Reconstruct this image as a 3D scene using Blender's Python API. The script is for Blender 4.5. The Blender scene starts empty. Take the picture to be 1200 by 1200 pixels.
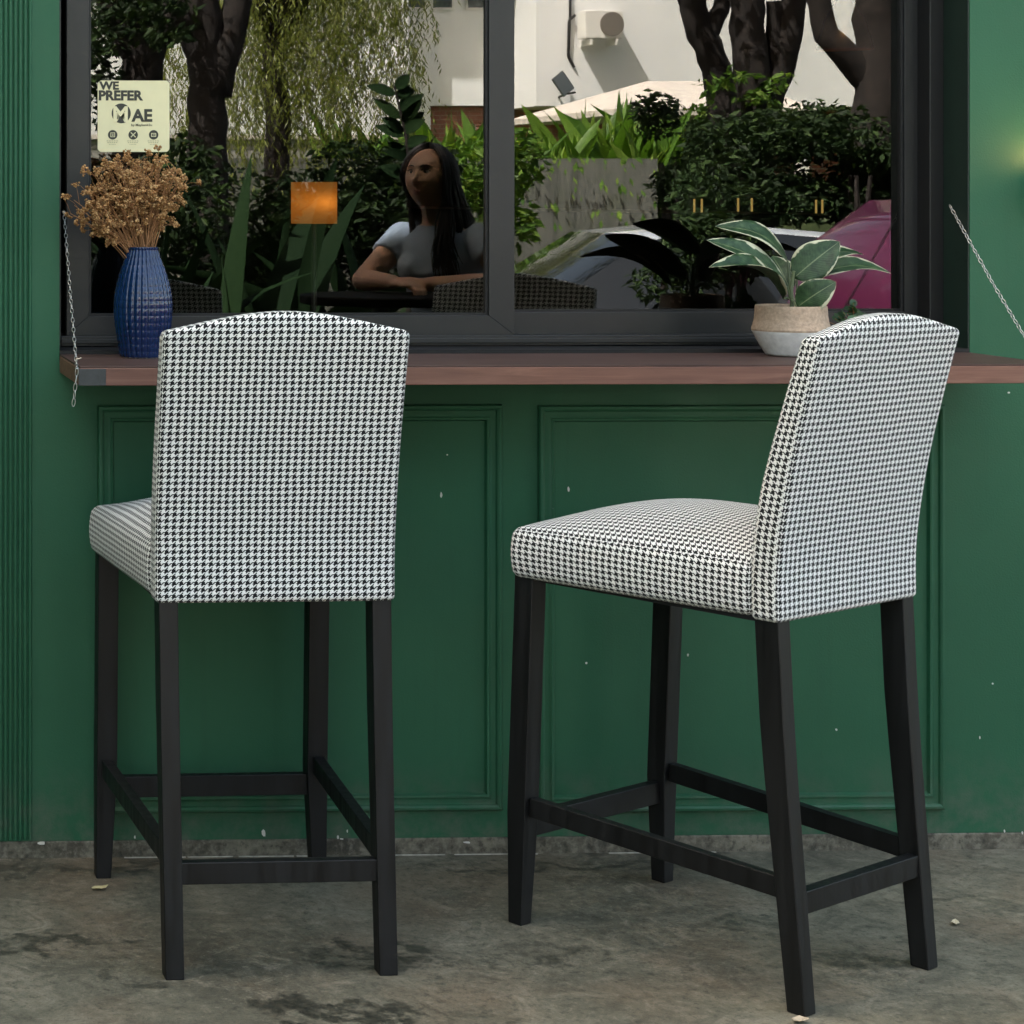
import bpy, bmesh, math, random
from mathutils import Vector, Matrix, noise
random.seed(7)
SC = bpy.context.scene
COL = SC.collection
R_ = math.radians

# ------------------------------------------------------------------ camera
YAW, F_PX, PPX, PPY, CH, CD = 0.0296, 2477.7, -164.2, 230.6, 1.4162, 4.5155
cam = bpy.data.cameras.new('camera'); camo = bpy.data.objects.new('camera', cam); COL.objects.link(camo)
camo.location = (0, -CD, CH); camo.rotation_euler = (math.pi/2, 0, -YAW)
cam.sensor_width = 36; cam.lens = F_PX/1200*36
cam.shift_x = (600-PPX)/1200; cam.shift_y = -(600-PPY)/1200
cam.clip_start = .05; cam.clip_end = 400
SC.camera = camo

# ------------------------------------------------------------------ light
SUN_DIR = Vector((-.75, .5, 1.35)).normalized()          # towards the sun: behind the cafe, to the left
W = bpy.data.worlds.new('World'); SC.world = W; W.use_nodes = True
nt = W.node_tree; nt.nodes.clear()
out = nt.nodes.new('ShaderNodeOutputWorld'); bg = nt.nodes.new('ShaderNodeBackground'); sk = nt.nodes.new('ShaderNodeTexSky')
sk.sky_type = 'NISHITA'; sk.sun_disc = False
sk.sun_elevation = math.asin(SUN_DIR.z); sk.sun_rotation = math.atan2(SUN_DIR.x, SUN_DIR.y)
sk.air_density = 1.0; sk.dust_density = 5.0; sk.ozone_density = 1.0
bg.inputs[1].default_value = .11
hz_ = nt.nodes.new('ShaderNodeMix'); hz_.data_type = 'RGBA'; hz_.blend_type = 'MULTIPLY'; hz_.inputs[0].default_value = 1   # milky tropical haze
hz_.inputs[7].default_value = (1.13, 1.03, .81, 1)
nt.links.new(sk.outputs[0], hz_.inputs[6]); nt.links.new(hz_.outputs[2], bg.inputs[0]); nt.links.new(bg.outputs[0], out.inputs[0])
sun = bpy.data.lights.new('sun', 'SUN'); suno = bpy.data.objects.new('sun', sun); COL.objects.link(suno)
sun.energy = 5.0; sun.angle = R_(.5); sun.color = (1, .95, .87)
suno.rotation_euler = SUN_DIR.to_track_quat('Z', 'Y').to_euler()
SC.view_settings.view_transform = 'Standard'; SC.view_settings.look = 'None'
SC.view_settings.exposure = 3.25; SC.view_settings.gamma = 1
try:
    SC.cycles.max_bounces = 8; SC.cycles.transparent_max_bounces = 16; SC.cycles.glossy_bounces = 4
    SC.cycles.diffuse_bounces = 4; SC.cycles.caustics_reflective = False
except Exception: pass

# ------------------------------------------------------------------ helpers
def at(px, py, Y):
    """photograph pixel -> world point on the plane at distance Y (metres in from the facade)"""
    c, s = math.cos(YAW), math.sin(YAW); u = (px-PPX)/F_PX; D = Y+CD
    return Vector(((c*u+s)/(c-s*u)*D, Y, CH-(py-PPY)/F_PX/(c-s*u)*D))
GY = .125
def street(px, py, D):
    """where on the street the thing stands that the window mirrors at that pixel, D metres along the light path"""
    p = at(px, py, D-CD); p.y = 2*GY-p.y
    return p

class MB:
    def __init__(s): s.v = []; s.f = []; s.uv = []; s.hasuv = False
    def add(s, vs, fs, uvs=None):
        o = len(s.v); s.v += [tuple(v) for v in vs]; s.f += [tuple(i+o for i in f) for f in fs]
        s.uv += list(uvs) if uvs else [(0, 0)]*len(vs)
        if uvs: s.hasuv = True
    def box(s, x0, x1, y0, y1, z0, z1):
        s.add([(x0,y0,z0),(x1,y0,z0),(x1,y1,z0),(x0,y1,z0),(x0,y0,z1),(x1,y0,z1),(x1,y1,z1),(x0,y1,z1)],
              [(0,3,2,1),(4,5,6,7),(0,1,5,4),(1,2,6,5),(2,3,7,6),(3,0,4,7)])
    def tube(s, pts, rad, n=8, caps=True):
        pts = [Vector(p) for p in pts]; m = len(pts)
        if not hasattr(rad, '__len__'): rad = [rad]*m
        vs = []; up = None
        for i, p in enumerate(pts):
            d = (pts[min(i+1, m-1)]-pts[max(i-1, 0)])
            d = d.normalized() if d.length > 1e-9 else Vector((0,0,1))
            if up is None: up = d.orthogonal().normalized()
            else:
                up = up-d*up.dot(d); up = up.normalized() if up.length > 1e-6 else d.orthogonal().normalized()
            sd = d.cross(up)
            for k in range(n):
                a = 2*math.pi*k/n; vs.append(p+(up*math.cos(a)+sd*math.sin(a))*rad[i])
        fs = [(i*n+k, i*n+(k+1) % n, (i+1)*n+(k+1) % n, (i+1)*n+k) for i in range(m-1) for k in range(n)]
        if caps: fs += [tuple(range(n-1, -1, -1)), tuple((m-1)*n+k for k in range(n))]
        s.add(vs, fs)
    def lathe(s, prof, n=32, c=(0,0,0), cap=True):
        vs = []; m = len(prof)
        for r, z in prof:
            for k in range(n):
                a = 2*math.pi*k/n; vs.append((c[0]+r*math.cos(a), c[1]+r*math.sin(a), c[2]+z))
        fs = [(i*n+k, i*n+(k+1) % n, (i+1)*n+(k+1) % n, (i+1)*n+k) for i in range(m-1) for k in range(n)]
        if cap: fs += [tuple(range(n-1, -1, -1)), tuple((m-1)*n+k for k in range(n))]
        s.add(vs, fs)
    def bar(s, a, b, wa, wb, ha, hb, side, upv=None):
        """four-sided bar from a to b: width along `side`, height across"""
        a, b = Vector(a), Vector(b); d = (b-a).normalized(); sd = Vector(side); sd = (sd-d*sd.dot(d)).normalized(); u = d.cross(sd)
        vs = []
        for p, w, h in ((a, wa, ha), (b, wb, hb)):
            for i, j in ((-1,-1),(1,-1),(1,1),(-1,1)): vs.append(p+sd*(i*w/2)+u*(j*h/2))
        s.add(vs, [(0,3,2,1),(4,5,6,7),(0,1,5,4),(1,2,6,5),(2,3,7,6),(3,0,4,7)])
    def ball(s, c, r, n=8, m=6):
        rx, ry, rz = r if hasattr(r, '__len__') else (r, r, r)
        vs = [(c[0], c[1], c[2]+rz)]
        for i in range(1, m):
            t = math.pi*i/m
            for k in range(n):
                a = 2*math.pi*k/n; vs.append((c[0]+rx*math.sin(t)*math.cos(a), c[1]+ry*math.sin(t)*math.sin(a), c[2]+rz*math.cos(t)))
        vs.append((c[0], c[1], c[2]-rz)); L = len(vs)-1
        fs = [(0, 1+k, 1+(k+1) % n) for k in range(n)]
        for i in range(m-2):
            fs += [(1+i*n+k, 1+(i+1)*n+k, 1+(i+1)*n+(k+1) % n, 1+i*n+(k+1) % n) for k in range(n)]
        fs += [(L, 1+(m-2)*n+(k+1) % n, 1+(m-2)*n+k) for k in range(n)]
        s.add(vs, fs)
    def build(s, name, mat, parent=None, smooth=False, bevel=0, seg=2, angle=35):
        me = bpy.data.meshes.new(name); me.from_pydata(s.v, [], s.f); me.update()
        if s.hasuv:
            l = me.uv_layers.new(name='UVMap')
            for lp in me.loops: l.data[lp.index].uv = s.uv[lp.vertex_index]
        return link(name, me, mat, parent, smooth, bevel, seg, angle)

def link(name, me, mat, parent=None, smooth=False, bevel=0, seg=2, angle=35):
    o = bpy.data.objects.new(name, me); COL.objects.link(o)
    if mat: me.materials.append(mat)
    if parent: o.parent = parent
    if smooth or bevel:
        for p in me.polygons: p.use_smooth = True
    if bevel:
        b = o.modifiers.new('bevel', 'BEVEL'); b.width = bevel; b.segments = seg; b.limit_method = 'ANGLE'; b.angle_limit = R_(30)
        b.harden_normals = True
    elif smooth and angle < 180 and smooth != 'all':
        try: me.set_sharp_from_angle(angle=R_(angle))
        except Exception: pass
    return o

def tag(o, label=None, cat=None, group=None, kind=None):
    if label: o['label'] = label
    if cat: o['category'] = cat
    if group: o['group'] = group
    if kind: o['kind'] = kind
    return o
def thing(name, label, cat, loc=(0,0,0), rz=0, group=None):
    o = bpy.data.objects.new(name, None); COL.objects.link(o); o.empty_display_size = .1
    o.location = loc; o.rotation_euler = (0, 0, rz)
    return tag(o, label, cat, group)
def dup(o, parent=None):
    c = o.copy(); COL.objects.link(c)
    if parent: c.parent = parent
    for ch in list(o.children): dup(ch, c)
    return c

def rbox(sx, sy, sz, r, n=(10, 4, 10), deform=None, flat=False):
    """rounded box centred at 0 with metric UVs; returns MB-style bmesh"""
    bm = bmesh.new(); uvl = bm.loops.layers.uv.new('UVMap')
    def axis(s, k):
        e = [0, .25*r, .5*r, .75*r, r]
        a = [-s/2+t for t in e]; inner = [(-s/2+r)+(s-2*r)*i/k for i in range(1, k)]
        return a+inner+[-t for t in reversed(a)]
    A = [axis(sx, n[0]), axis(sy, n[1]), axis(sz, n[2])]; S = (sx, sy, sz)
    for ax in range(3):
        i1, i2 = [(1, 2), (0, 2), (0, 1)][ax]
        for sg in (-1, 1):
            grid = {}
            for i, a in enumerate(A[i1]):
                for j, b in enumerate(A[i2]):
                    p = [0, 0, 0]; p[ax] = sg*S[ax]/2; p[i1] = a; p[i2] = b
                    q = [max(-S[k]/2+r, min(S[k]/2-r, p[k])) for k in range(3)]
                    d = Vector(p)-Vector(q)
                    pp = Vector(q)+d.normalized()*r
                    grid[i, j] = (bm.verts.new(pp), (a, b))
            flip = (sg > 0) != (ax == 1)
            for i in range(len(A[i1])-1):
                for j in range(len(A[i2])-1):
                    ks = [(i, j), (i+1, j), (i+1, j+1), (i, j+1)]
                    if not flip: ks.reverse()
                    f = bm.faces.new([grid[k][0] for k in ks]); f.smooth = True
                    for lp, k in zip(f.loops, ks): lp[uvl].uv = grid[k][1]
    bmesh.ops.remove_doubles(bm, verts=bm.verts, dist=1e-5)
    if deform:
        if flat:                                    # cloth laid straight over the two broad faces: rows stay level under the crown
            zmap = {v: deform(*v.co)[2] for v in bm.verts}
            for f in bm.faces:
                if abs(f.calc_center_median().y) > sy*.36:
                    for lp in f.loops: lp[uvl].uv.y = zmap[lp.vert]
        for v in bm.verts: v.co = Vector(deform(*v.co))
    bmesh.ops.recalc_face_normals(bm, faces=bm.faces)
    return bm
def bm_obj(name, bm, mat, parent=None):
    me = bpy.data.meshes.new(name); bm.to_mesh(me); bm.free()
    for p in me.polygons: p.use_smooth = True
    return link(name, me, mat, parent)

# ------------------------------------------------------------------ materials
class NT:
    def __init__(s, name):
        s.m = bpy.data.materials.new(name); s.m.use_nodes = True; s.t = s.m.node_tree; s.t.nodes.clear()
        s.o = s.n('OutputMaterial')
    def n(s, t, **k):
        x = s.t.nodes.new('ShaderNode'+t)
        for a, b in k.items(): setattr(x, a, b)
        return x
    def l(s, a, b): s.t.links.new(a, b)
    def math(s, op, a, b=None, c=None):
        x = s.n('Math', operation=op)
        for i, v in enumerate((a, b, c)):
            if v is None: continue
            if isinstance(v, (int, float)): x.inputs[i].default_value = v
            else: s.l(v, x.inputs[i])
        return x.outputs[0]
    def noise(s, scale, detail=4, rough=.55, vec=None, dist=0):
        x = s.n('TexNoise'); x.inputs['Scale'].default_value = scale; x.inputs['Detail'].default_value = detail
        x.inputs['Roughness'].default_value = rough; x.inputs['Distortion'].default_value = dist
        if vec is not None: s.l(vec, x.inputs['Vector'])
        return x.outputs[0]
    def ramp(s, fac, stops):
        x = s.n('ValToRGB'); e = x.color_ramp.elements
        while len(e) < len(stops): e.new(.5)
        for i, (p, c) in enumerate(stops):
            e[i].position = p; e[i].color = (*c, 1) if hasattr(c, '__len__') else (c, c, c, 1)
        s.l(fac, x.inputs[0]); return x.outputs[0]
    def mix(s, fac, a, b, mode='MIX'):
        x = s.n('Mix', data_type='RGBA', blend_type=mode)
        for i, v in ((0, fac), (6, a), (7, b)):
            if isinstance(v, (int, float)) : x.inputs[i].default_value = v
            elif isinstance(v, tuple): x.inputs[i].default_value = (*v, 1)
            else: s.l(v, x.inputs[i])
        return x.outputs[2]
    def prin(s, color, rough=.5, metal=0, spec=.5, bump=None, bstr=.3, bdist=.002, **k):
        p = s.n('BsdfPrincipled')
        for nm, v in (('Base Color', color), ('Roughness', rough), ('Metallic', metal), ('Specular IOR Level', spec)):
            if isinstance(v, tuple): p.inputs[nm].default_value = (*v, 1)
            elif isinstance(v, (int, float)): p.inputs[nm].default_value = v
            else: s.l(v, p.inputs[nm])
        for nm, v in k.items():
            nm = nm.replace('_', ' ')
            if isinstance(v, tuple): p.inputs[nm].default_value = v if nm == 'Subsurface Radius' else (*v, 1)
            else: p.inputs[nm].default_value = v
        if bump is not None:
            b = s.n('Bump'); b.inputs['Strength'].default_value = bstr; b.inputs['Distance'].default_value = bdist
            s.l(bump, b.inputs['Height']); s.l(b.outputs[0], p.inputs['Normal'])
        s.p = p; s.l(p.outputs[0], s.o.inputs[0]); return p
    def pos(s): return s.n('NewGeometry').outputs['Position']
    def objc(s): return s.n('TexCoord').outputs['Object']

def simple(name, color, rough=.5, metal=0, spec=.5, var=.12, scale=30, bump=0, **k):
    t = NT(name); n = t.noise(scale, 5, vec=t.objc())
    lo = tuple(c*(1-var) for c in color); hi = tuple(c*(1+var) for c in color)
    c = t.ramp(n, [(.3, lo), (.7, hi)])
    t.prin(c, rough, metal, spec, bump=n if bump else None, bstr=bump, **k); return t.m

M = {}
# painted plaster, matt green with faint roller mottling, scuffs and pin-head chips
t = NT('green_paint'); P_ = t.pos()
n1 = t.noise(2.2, 5, vec=P_); n2 = t.noise(240, 3, vec=P_); n3 = t.noise(9, 6, .7, vec=P_)
c = t.ramp(n1, [(.3, (.0175, .088, .043)), (.7, (.023, .107, .0535))])
c = t.mix(t.ramp(n3, [(.62, 0), (.8, .35)]), c, (.045, .125, .082))
sz_ = t.n('SeparateXYZ'); t.l(P_, sz_.inputs[0]); nlow = t.noise(16, 7, .7, vec=P_)
dust = t.math('MULTIPLY', t.ramp(sz_.outputs[2], [(.03, 1), (.22, 0)]), t.ramp(nlow, [(.42, 0), (.66, .8)])); c = t.mix(dust, c, (.10, .115, .085))
mps = t.n('Mapping'); mps.inputs['Scale'].default_value = (26, 1, 1.6); t.l(P_, mps.inputs[0]); drip = t.noise(1, 5, .6, vec=mps.outputs[0]); c = t.mix(t.ramp(drip, [(.55, 0), (.75, .28)]), c, (.014, .070, .036))
spk = t.noise(60, 2, vec=P_); c = t.mix(t.ramp(spk, [(.795, 0), (.805, .8)]), c, (.30, .36, .32))
t.prin(c, t.ramp(n3, [(.3, .45), (.7, .6)]), spec=.3, bump=t.math('ADD', n2, t.math('MULTIPLY', n1, 2.0)), bstr=.28, bdist=.0015)
M['green'] = t.m
# concrete floor
t = NT('worn_concrete'); P_ = t.pos()
nA = t.noise(1.3, 7, .62, vec=P_, dist=.4); nB = t.noise(5.5, 8, .66, vec=P_, dist=.6); nC = t.noise(38, 5, .6, vec=P_); nD = t.noise(420, 2, vec=P_)
mp = t.n('Mapping'); mp.inputs['Scale'].default_value = (1, 3.2, 1); mp.inputs['Location'].default_value = (3.7, 1.2, 0); t.l(P_, mp.inputs[0])
nE = t.noise(2.6, 7, .7, vec=mp.outputs[0], dist=1.0)
nF = t.noise(9, 9, .75, vec=P_, dist=1.2); nG = t.noise(48, 7, .75, vec=P_); nH = t.noise(190, 4, .7, vec=P_)
c = t.ramp(nA, [(.36, (.070, .065, .045)), (.50, (.132, .123, .088)), (.64, (.186, .172, .124))])
c = t.mix(t.ramp(nF, [(.36, .6), (.46, .2), (.54, 0)]), c, (.050, .047, .034))
c = t.mix(t.ramp(nF, [(.53, 0), (.66, .75)]), c, (.250, .222, .165))
c = t.mix(t.ramp(t.noise(2.3, 5, vec=P_), [(.50, 0), (.64, .4)]), c, (.150, .100, .062))
c = t.mix(t.ramp(nG, [(.34, .7), (.48, 0)]), c, (.034, .032, .024))
c = t.mix(t.ramp(nG, [(.55, 0), (.70, .55)]), c, (.30, .27, .205))
# old damp stains with ragged edges, and long dark strips along the wall foot
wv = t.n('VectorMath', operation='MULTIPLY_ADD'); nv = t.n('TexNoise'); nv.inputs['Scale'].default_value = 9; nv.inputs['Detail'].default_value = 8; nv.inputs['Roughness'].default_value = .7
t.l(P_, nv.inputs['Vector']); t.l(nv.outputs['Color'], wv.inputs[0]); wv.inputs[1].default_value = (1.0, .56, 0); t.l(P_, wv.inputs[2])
stain_strip = None
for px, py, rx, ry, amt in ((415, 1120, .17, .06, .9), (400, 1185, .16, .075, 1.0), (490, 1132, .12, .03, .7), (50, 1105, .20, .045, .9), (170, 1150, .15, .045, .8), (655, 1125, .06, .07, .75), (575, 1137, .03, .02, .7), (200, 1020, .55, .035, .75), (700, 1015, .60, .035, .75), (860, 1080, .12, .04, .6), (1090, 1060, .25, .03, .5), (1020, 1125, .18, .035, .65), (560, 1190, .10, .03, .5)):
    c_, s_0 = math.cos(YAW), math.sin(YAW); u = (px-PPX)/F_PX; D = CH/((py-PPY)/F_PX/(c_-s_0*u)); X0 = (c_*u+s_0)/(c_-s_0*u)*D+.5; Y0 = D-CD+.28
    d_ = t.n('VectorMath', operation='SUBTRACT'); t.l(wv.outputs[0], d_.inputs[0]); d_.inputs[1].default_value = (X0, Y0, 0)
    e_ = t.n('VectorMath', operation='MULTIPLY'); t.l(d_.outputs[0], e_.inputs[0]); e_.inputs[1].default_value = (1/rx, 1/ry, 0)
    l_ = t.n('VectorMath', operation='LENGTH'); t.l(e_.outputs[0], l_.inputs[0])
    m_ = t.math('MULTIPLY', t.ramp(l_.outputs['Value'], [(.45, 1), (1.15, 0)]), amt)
    stain_strip = m_ if stain_strip is None else t.math('MAXIMUM', stain_strip, m_)
stain_strip = t.math('MULTIPLY', stain_strip, t.ramp(nG, [(.38, 1), (.66, .62)]))
c = t.mix(stain_strip, c, (.022, .022, .017))
c = t.mix(t.ramp(nH, [(.36, .3), (.48, 0)]), c, (.02, .019, .015)); c = t.mix(t.ramp(nH, [(.60, 0), (.72, .3)]), c, (.36, .33, .27))
sx = t.n('SeparateXYZ'); t.l(P_, sx.inputs[0])
t.prin(c, t.math('SUBTRACT', .66, t.math('MULTIPLY', stain_strip, .25)), spec=.4, bump=t.math('ADD', t.math('MULTIPLY', nB, 1.5), t.math('ADD', nC, t.math('MULTIPLY', nD, .4))), bstr=.5, bdist=.004)
M['floor'] = t.m
t = NT('skirting_concrete'); P_ = t.pos()
nB = t.noise(9, 7, .7, vec=P_); nC = t.noise(60, 5, .6, vec=P_)
c = t.ramp(nB, [(.36, (.045, .041, .029)), (.5, (.105, .095, .068)), (.62, (.17, .155, .113))]); c = t.mix(t.ramp(nC, [(.5, 0), (.62, .45)]), c, (.25, .23, .18)); c = t.mix(t.ramp(nC, [(.36, .7), (.46, 0)]), c, (.03, .028, .02))
t.prin(c, .7, bump=nC, bstr=.5, bdist=.004); M['skirt'] = t.m
# houndstooth upholstery
def hound():
    t = NT('houndstooth_fabric'); uv = t.n('UVMap').outputs[0]; sp = t.n('SeparateXYZ'); t.l(uv, sp.inputs[0])
    wob = t.noise(14, 2, vec=uv)
    U = t.math('ADD', t.math('MULTIPLY', sp.outputs[0], 8/.0136), t.math('MULTIPLY', wob, 3.0)); V = t.math('ADD', t.math('MULTIPLY', sp.outputs[1], 8/.0116), t.math('MULTIPLY', wob, 2.0))
    a = t.math('LESS_THAN', t.math('FLOORED_MODULO', U, 8), 4.15); b = t.math('LESS_THAN', t.math('FLOORED_MODULO', V, 8), 4.15)
    ij = t.math('ADD', t.math('FLOOR', U), t.math('FLOOR', t.math('MULTIPLY', V, -1)))
    w = t.math('LESS_THAN', t.math('FLOORED_MODULO', ij, 4), 2)
    bit = t.math('ADD', t.math('MULTIPLY', a, w), t.math('MULTIPLY', b, t.math('SUBTRACT', 1, w)))
    nn = t.noise(1500, 2, vec=uv)
    wh = t.ramp(nn, [(.3, (.74, .74, .715)), (.7, (.86, .86, .83))]); bl = t.ramp(nn, [(.3, (.005, .0055, .006)), (.7, (.014, .0145, .016))])
    c = t.mix(bit, wh, bl)
    weave = t.math('MULTIPLY', t.math('SINE', t.math('MULTIPLY', U, math.pi)), t.math('SINE', t.math('MULTIPLY', V, math.pi)))
    t.prin(c, .9, spec=.15, bump=weave, bstr=.15, bdist=.0006, Sheen_Weight=.15, Sheen_Roughness=.5)
    return t.m
M['hound'] = hound()
t = NT('black_wood'); P_ = t.objc(); mp = t.n('Mapping'); mp.inputs['Scale'].default_value = (60, 60, 4); t.l(P_, mp.inputs[0])
g = t.noise(1, 5, vec=mp.outputs[0]); t.prin(t.ramp(g, [(.3, (.0035, .0035, .0037)), (.7, (.0095, .0095, .0098))]), t.ramp(g, [(.3, .36), (.7, .58)]), spec=.34, bump=g, bstr=.12, bdist=.001); M['blackwood'] = t.m
M['underlay'] = simple('black_underlay', (.008, .008, .009), .9)
t = NT('walnut_board'); P_ = t.pos(); mp = t.n('Mapping'); mp.inputs['Scale'].default_value = (1.2, 14, 22); t.l(P_, mp.inputs[0])
g = t.noise(3.2, 8, .68, vec=mp.outputs[0], dist=.8); g2 = t.noise(1.3, 3, vec=P_)
c = t.ramp(g, [(.28, (.125, .052, .036)), (.5, (.215, .097, .066)), (.72, (.300, .148, .100))]); c = t.mix(t.ramp(g2, [(.4, .35), (.65, 0)]), c, (.10, .058, .048))
t.prin(c, .48, spec=.4, bump=g, bstr=.15, bdist=.001); M['walnut'] = t.m
t = NT('walnut_top'); P_ = t.pos(); mp = t.n('Mapping'); mp.inputs['Scale'].default_value = (1.2, 14, 22); t.l(P_, mp.inputs[0])
g = t.noise(3.2, 8, .68, vec=mp.outputs[0], dist=.8)
t.prin(t.ramp(g, [(.28, (.040, .022, .018)), (.72, (.095, .055, .044))]), .5, spec=.35, bump=g, bstr=.1, bdist=.001); M['walnut_top'] = t.m
M['alu'] = simple('grey_aluminium', (.0115, .0117, .012), .45, 0, .5, .08, 200, .05)
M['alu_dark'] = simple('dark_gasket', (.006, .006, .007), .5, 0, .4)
M['steel'] = simple('zinc_steel', (.50, .50, .48), .3, 1.0, .5, .1, 80)
M['bracket'] = simple('steel_bracket', (.050, .054, .056), .5, .3, .5, .15, 60)
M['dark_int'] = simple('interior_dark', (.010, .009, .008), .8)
M['int_wood'] = simple('interior_wood', (.10, .06, .035), .5)
# reflective pane: coated glass, mirror-like from the street
t = NT('coated_glass'); geo = t.n('NewGeometry'); gl = t.n('BsdfGlossy'); gl.inputs['Roughness'].default_value = 0; gl.inputs['Color'].default_value = (1, 1, 1, 1)
tr = t.n('BsdfTransparent'); tr.inputs['Color'].default_value = (.80, .82, .80, 1); lw = t.n('Fresnel'); lw.inputs[0].default_value = 1.5
fac = t.math('ADD', t.math('MULTIPLY', lw.outputs[0], .9), .050); fac = t.math('MULTIPLY', fac, t.math('SUBTRACT', 1, geo.outputs['Backfacing']))
mx = t.n('MixShader'); t.l(fac, mx.inputs[0]); t.l(tr.outputs[0], mx.inputs[1]); t.l(gl.outputs[0], mx.inputs[2]); t.l(mx.outputs[0], t.o.inputs[0]); M['glass'] = t.m
def foliage(name, stops, rough=.45, trans=.35, spec=.4):
    t = NT(name); r = t.n('NewGeometry').outputs['Random Per Island']; c = t.ramp(r, stops)
    p = t.prin(c, rough, spec=spec); tl = t.n('BsdfTranslucent'); t.l(t.mix(1.0, c, (1.0, 1.0, .45), 'MULTIPLY'), tl.inputs[0])
    mx = t.n('MixShader'); mx.inputs[0].default_value = trans; t.l(p.outputs[0], mx.inputs[1]); t.l(tl.outputs[0], mx.inputs[2]); t.l(mx.outputs[0], t.o.inputs[0]); return t.m
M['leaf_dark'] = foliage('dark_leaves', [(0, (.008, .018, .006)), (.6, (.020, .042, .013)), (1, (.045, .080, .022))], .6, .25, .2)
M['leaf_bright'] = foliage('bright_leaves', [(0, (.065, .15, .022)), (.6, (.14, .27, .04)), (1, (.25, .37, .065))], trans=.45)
M['leaf_willow'] = foliage('willow_leaves', [(0, (.075, .10, .020)), (.5, (.17, .20, .042)), (1, (.31, .35, .095))], trans=.45)
M['leaf_strap'] = foliage('strap_leaves', [(0, (.006, .016, .006)), (.7, (.014, .032, .012)), (1, (.022, .044, .014))], .75, .05, .06)
M['bark'] = simple('dark_bark', (.014, .010, .008), .9, var=.6, scale=14, bump=.8)
M['asphalt'] = simple('asphalt', (.05, .05, .05), .85, var=.25, scale=60, bump=.3)
M['pave'] = simple('pavement_concrete', (.26, .25, .23), .85, var=.2, scale=8, bump=.3)
M['grass'] = simple('grass_soil', (.05, .075, .025), .95, var=.4, scale=6, bump=.5)
t = NT('white_render'); P_ = t.pos(); mp = t.n('Mapping'); mp.inputs['Scale'].default_value = (1, 1, .18); t.l(P_, mp.inputs[0]); n = t.noise(1.6, 7, .68, vec=mp.outputs[0]); t.prin(t.ramp(n, [(.3, (.76, .765, .76)), (.7, (.84, .84, .835))]), .85); M['render'] = t.m
t = NT('red_brick'); br = t.n('TexBrick'); br.inputs['Scale'].default_value = 1; br.inputs['Color1'].default_value = (.26, .085, .055, 1); br.inputs['Color2'].default_value = (.33, .13, .085, 1); br.inputs['Mortar'].default_value = (.30, .25, .21, 1)
br.inputs['Brick Width'].default_value = .23; br.inputs['Row Height'].default_value = .085; br.inputs['Mortar Size'].default_value = .008
sx = t.n('SeparateXYZ'); t.l(t.pos(), sx.inputs[0]); cx = t.n('CombineXYZ'); t.l(sx.outputs[0], cx.inputs[0]); t.l(sx.outputs[2], cx.inputs[1]); t.l(cx.outputs[0], br.inputs[0]); t.prin(br.outputs[0], .9); M['brick'] = t.m
t = NT('weathered_wall'); P_ = t.pos(); mp = t.n('Mapping'); mp.inputs['Scale'].default_value = (5, 5, .35); t.l(P_, mp.inputs[0]); n = t.noise(1.6, 7, .7, vec=mp.outputs[0]); n2 = t.noise(3, 5, vec=P_)
c = t.ramp(n, [(.3, (.07, .075, .066)), (.7, (.17, .175, .155))]); c = t.mix(t.ramp(n2, [(.5, 0), (.7, .5)]), c, (.07, .085, .05)); t.prin(c, .9); M['retain'] = t.m
M['roof_tile'] = simple('pale_roof', (.55, .50, .45), .85, var=.15, scale=5)
M['white_metal'] = simple('white_metal', (.72, .70, .66), .5, var=.06)
M['grille'] = simple('fan_grille', (.16, .14, .12), .6)
M['louvre'] = simple('louvre_glass', (.10, .115, .12), .25)

# ------------------------------------------------------------------ ground
def sheet(name, x0, x1, y0, y1, z, mat, thick=.1):
    b = MB(); b.box(x0, x1, y0, y1, z-thick, z); return tag(b.build(name, mat), kind='structure')
KERB = -3.75
sheet('floor', -14, 22, KERB, .0, 0, M['floor'], .3)
sheet('road', -60, 80, -13.6, KERB, -.20, M['asphalt'], .1)
sheet('pavement', -60, 80, -17.0, -13.6, -.06, M['pave'], .3)
sheet('terrace', -60, 80, -120, -17.35, 1.15, M['grass'], 1.5)
sheet('ground', -300, 300, -300, 300, -.45, M['asphalt'], .1)

# ------------------------------------------------------------------ cafe
cafe = thing('cafe_building', 'dark green painted cafe front with panel mouldings and a wide dark window', 'building', (0, 0, 0))
HC = 1.0787
XL, XR, ZS, ZT = .5614, 2.5437, 1.075, 2.35           # window opening
REC = .10
b = MB()
TH = .22
b.box(-8, XL, 0, TH, .036, 7.5)                          # left of the opening
b.box(XR, 10, 0, TH, .036, 7.5)                          # right
b.box(XL, XR, 0, TH, .036, ZS-.012)                      # below
b.box(XL, XR, 0, TH, ZT, 7.5)                            # above
wall = b.build('wall', M['green'], cafe)
b = MB(); b.box(-8, 10, -.001, TH, -.02, .036); b.build('skirting', M['skirt'], cafe, bevel=.004)
rn = random.Random(9); b = MB(); x = .70      # thin line of lime bloom where floor and wall meet
while x < 2.0:
    l_ = rn.uniform(.02, .16)
    if rn.random() < .75: w = rn.uniform(.0012, .003); b.box(x, x+l_, -.006-w, -.006, .0002, .0022)
    x += l_+rn.uniform(.002, .03)
tag(b.build('lime_line', simple('lime_bloom', (.42, .40, .34), .9, var=.3, scale=60), cafe), kind='stuff')
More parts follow.
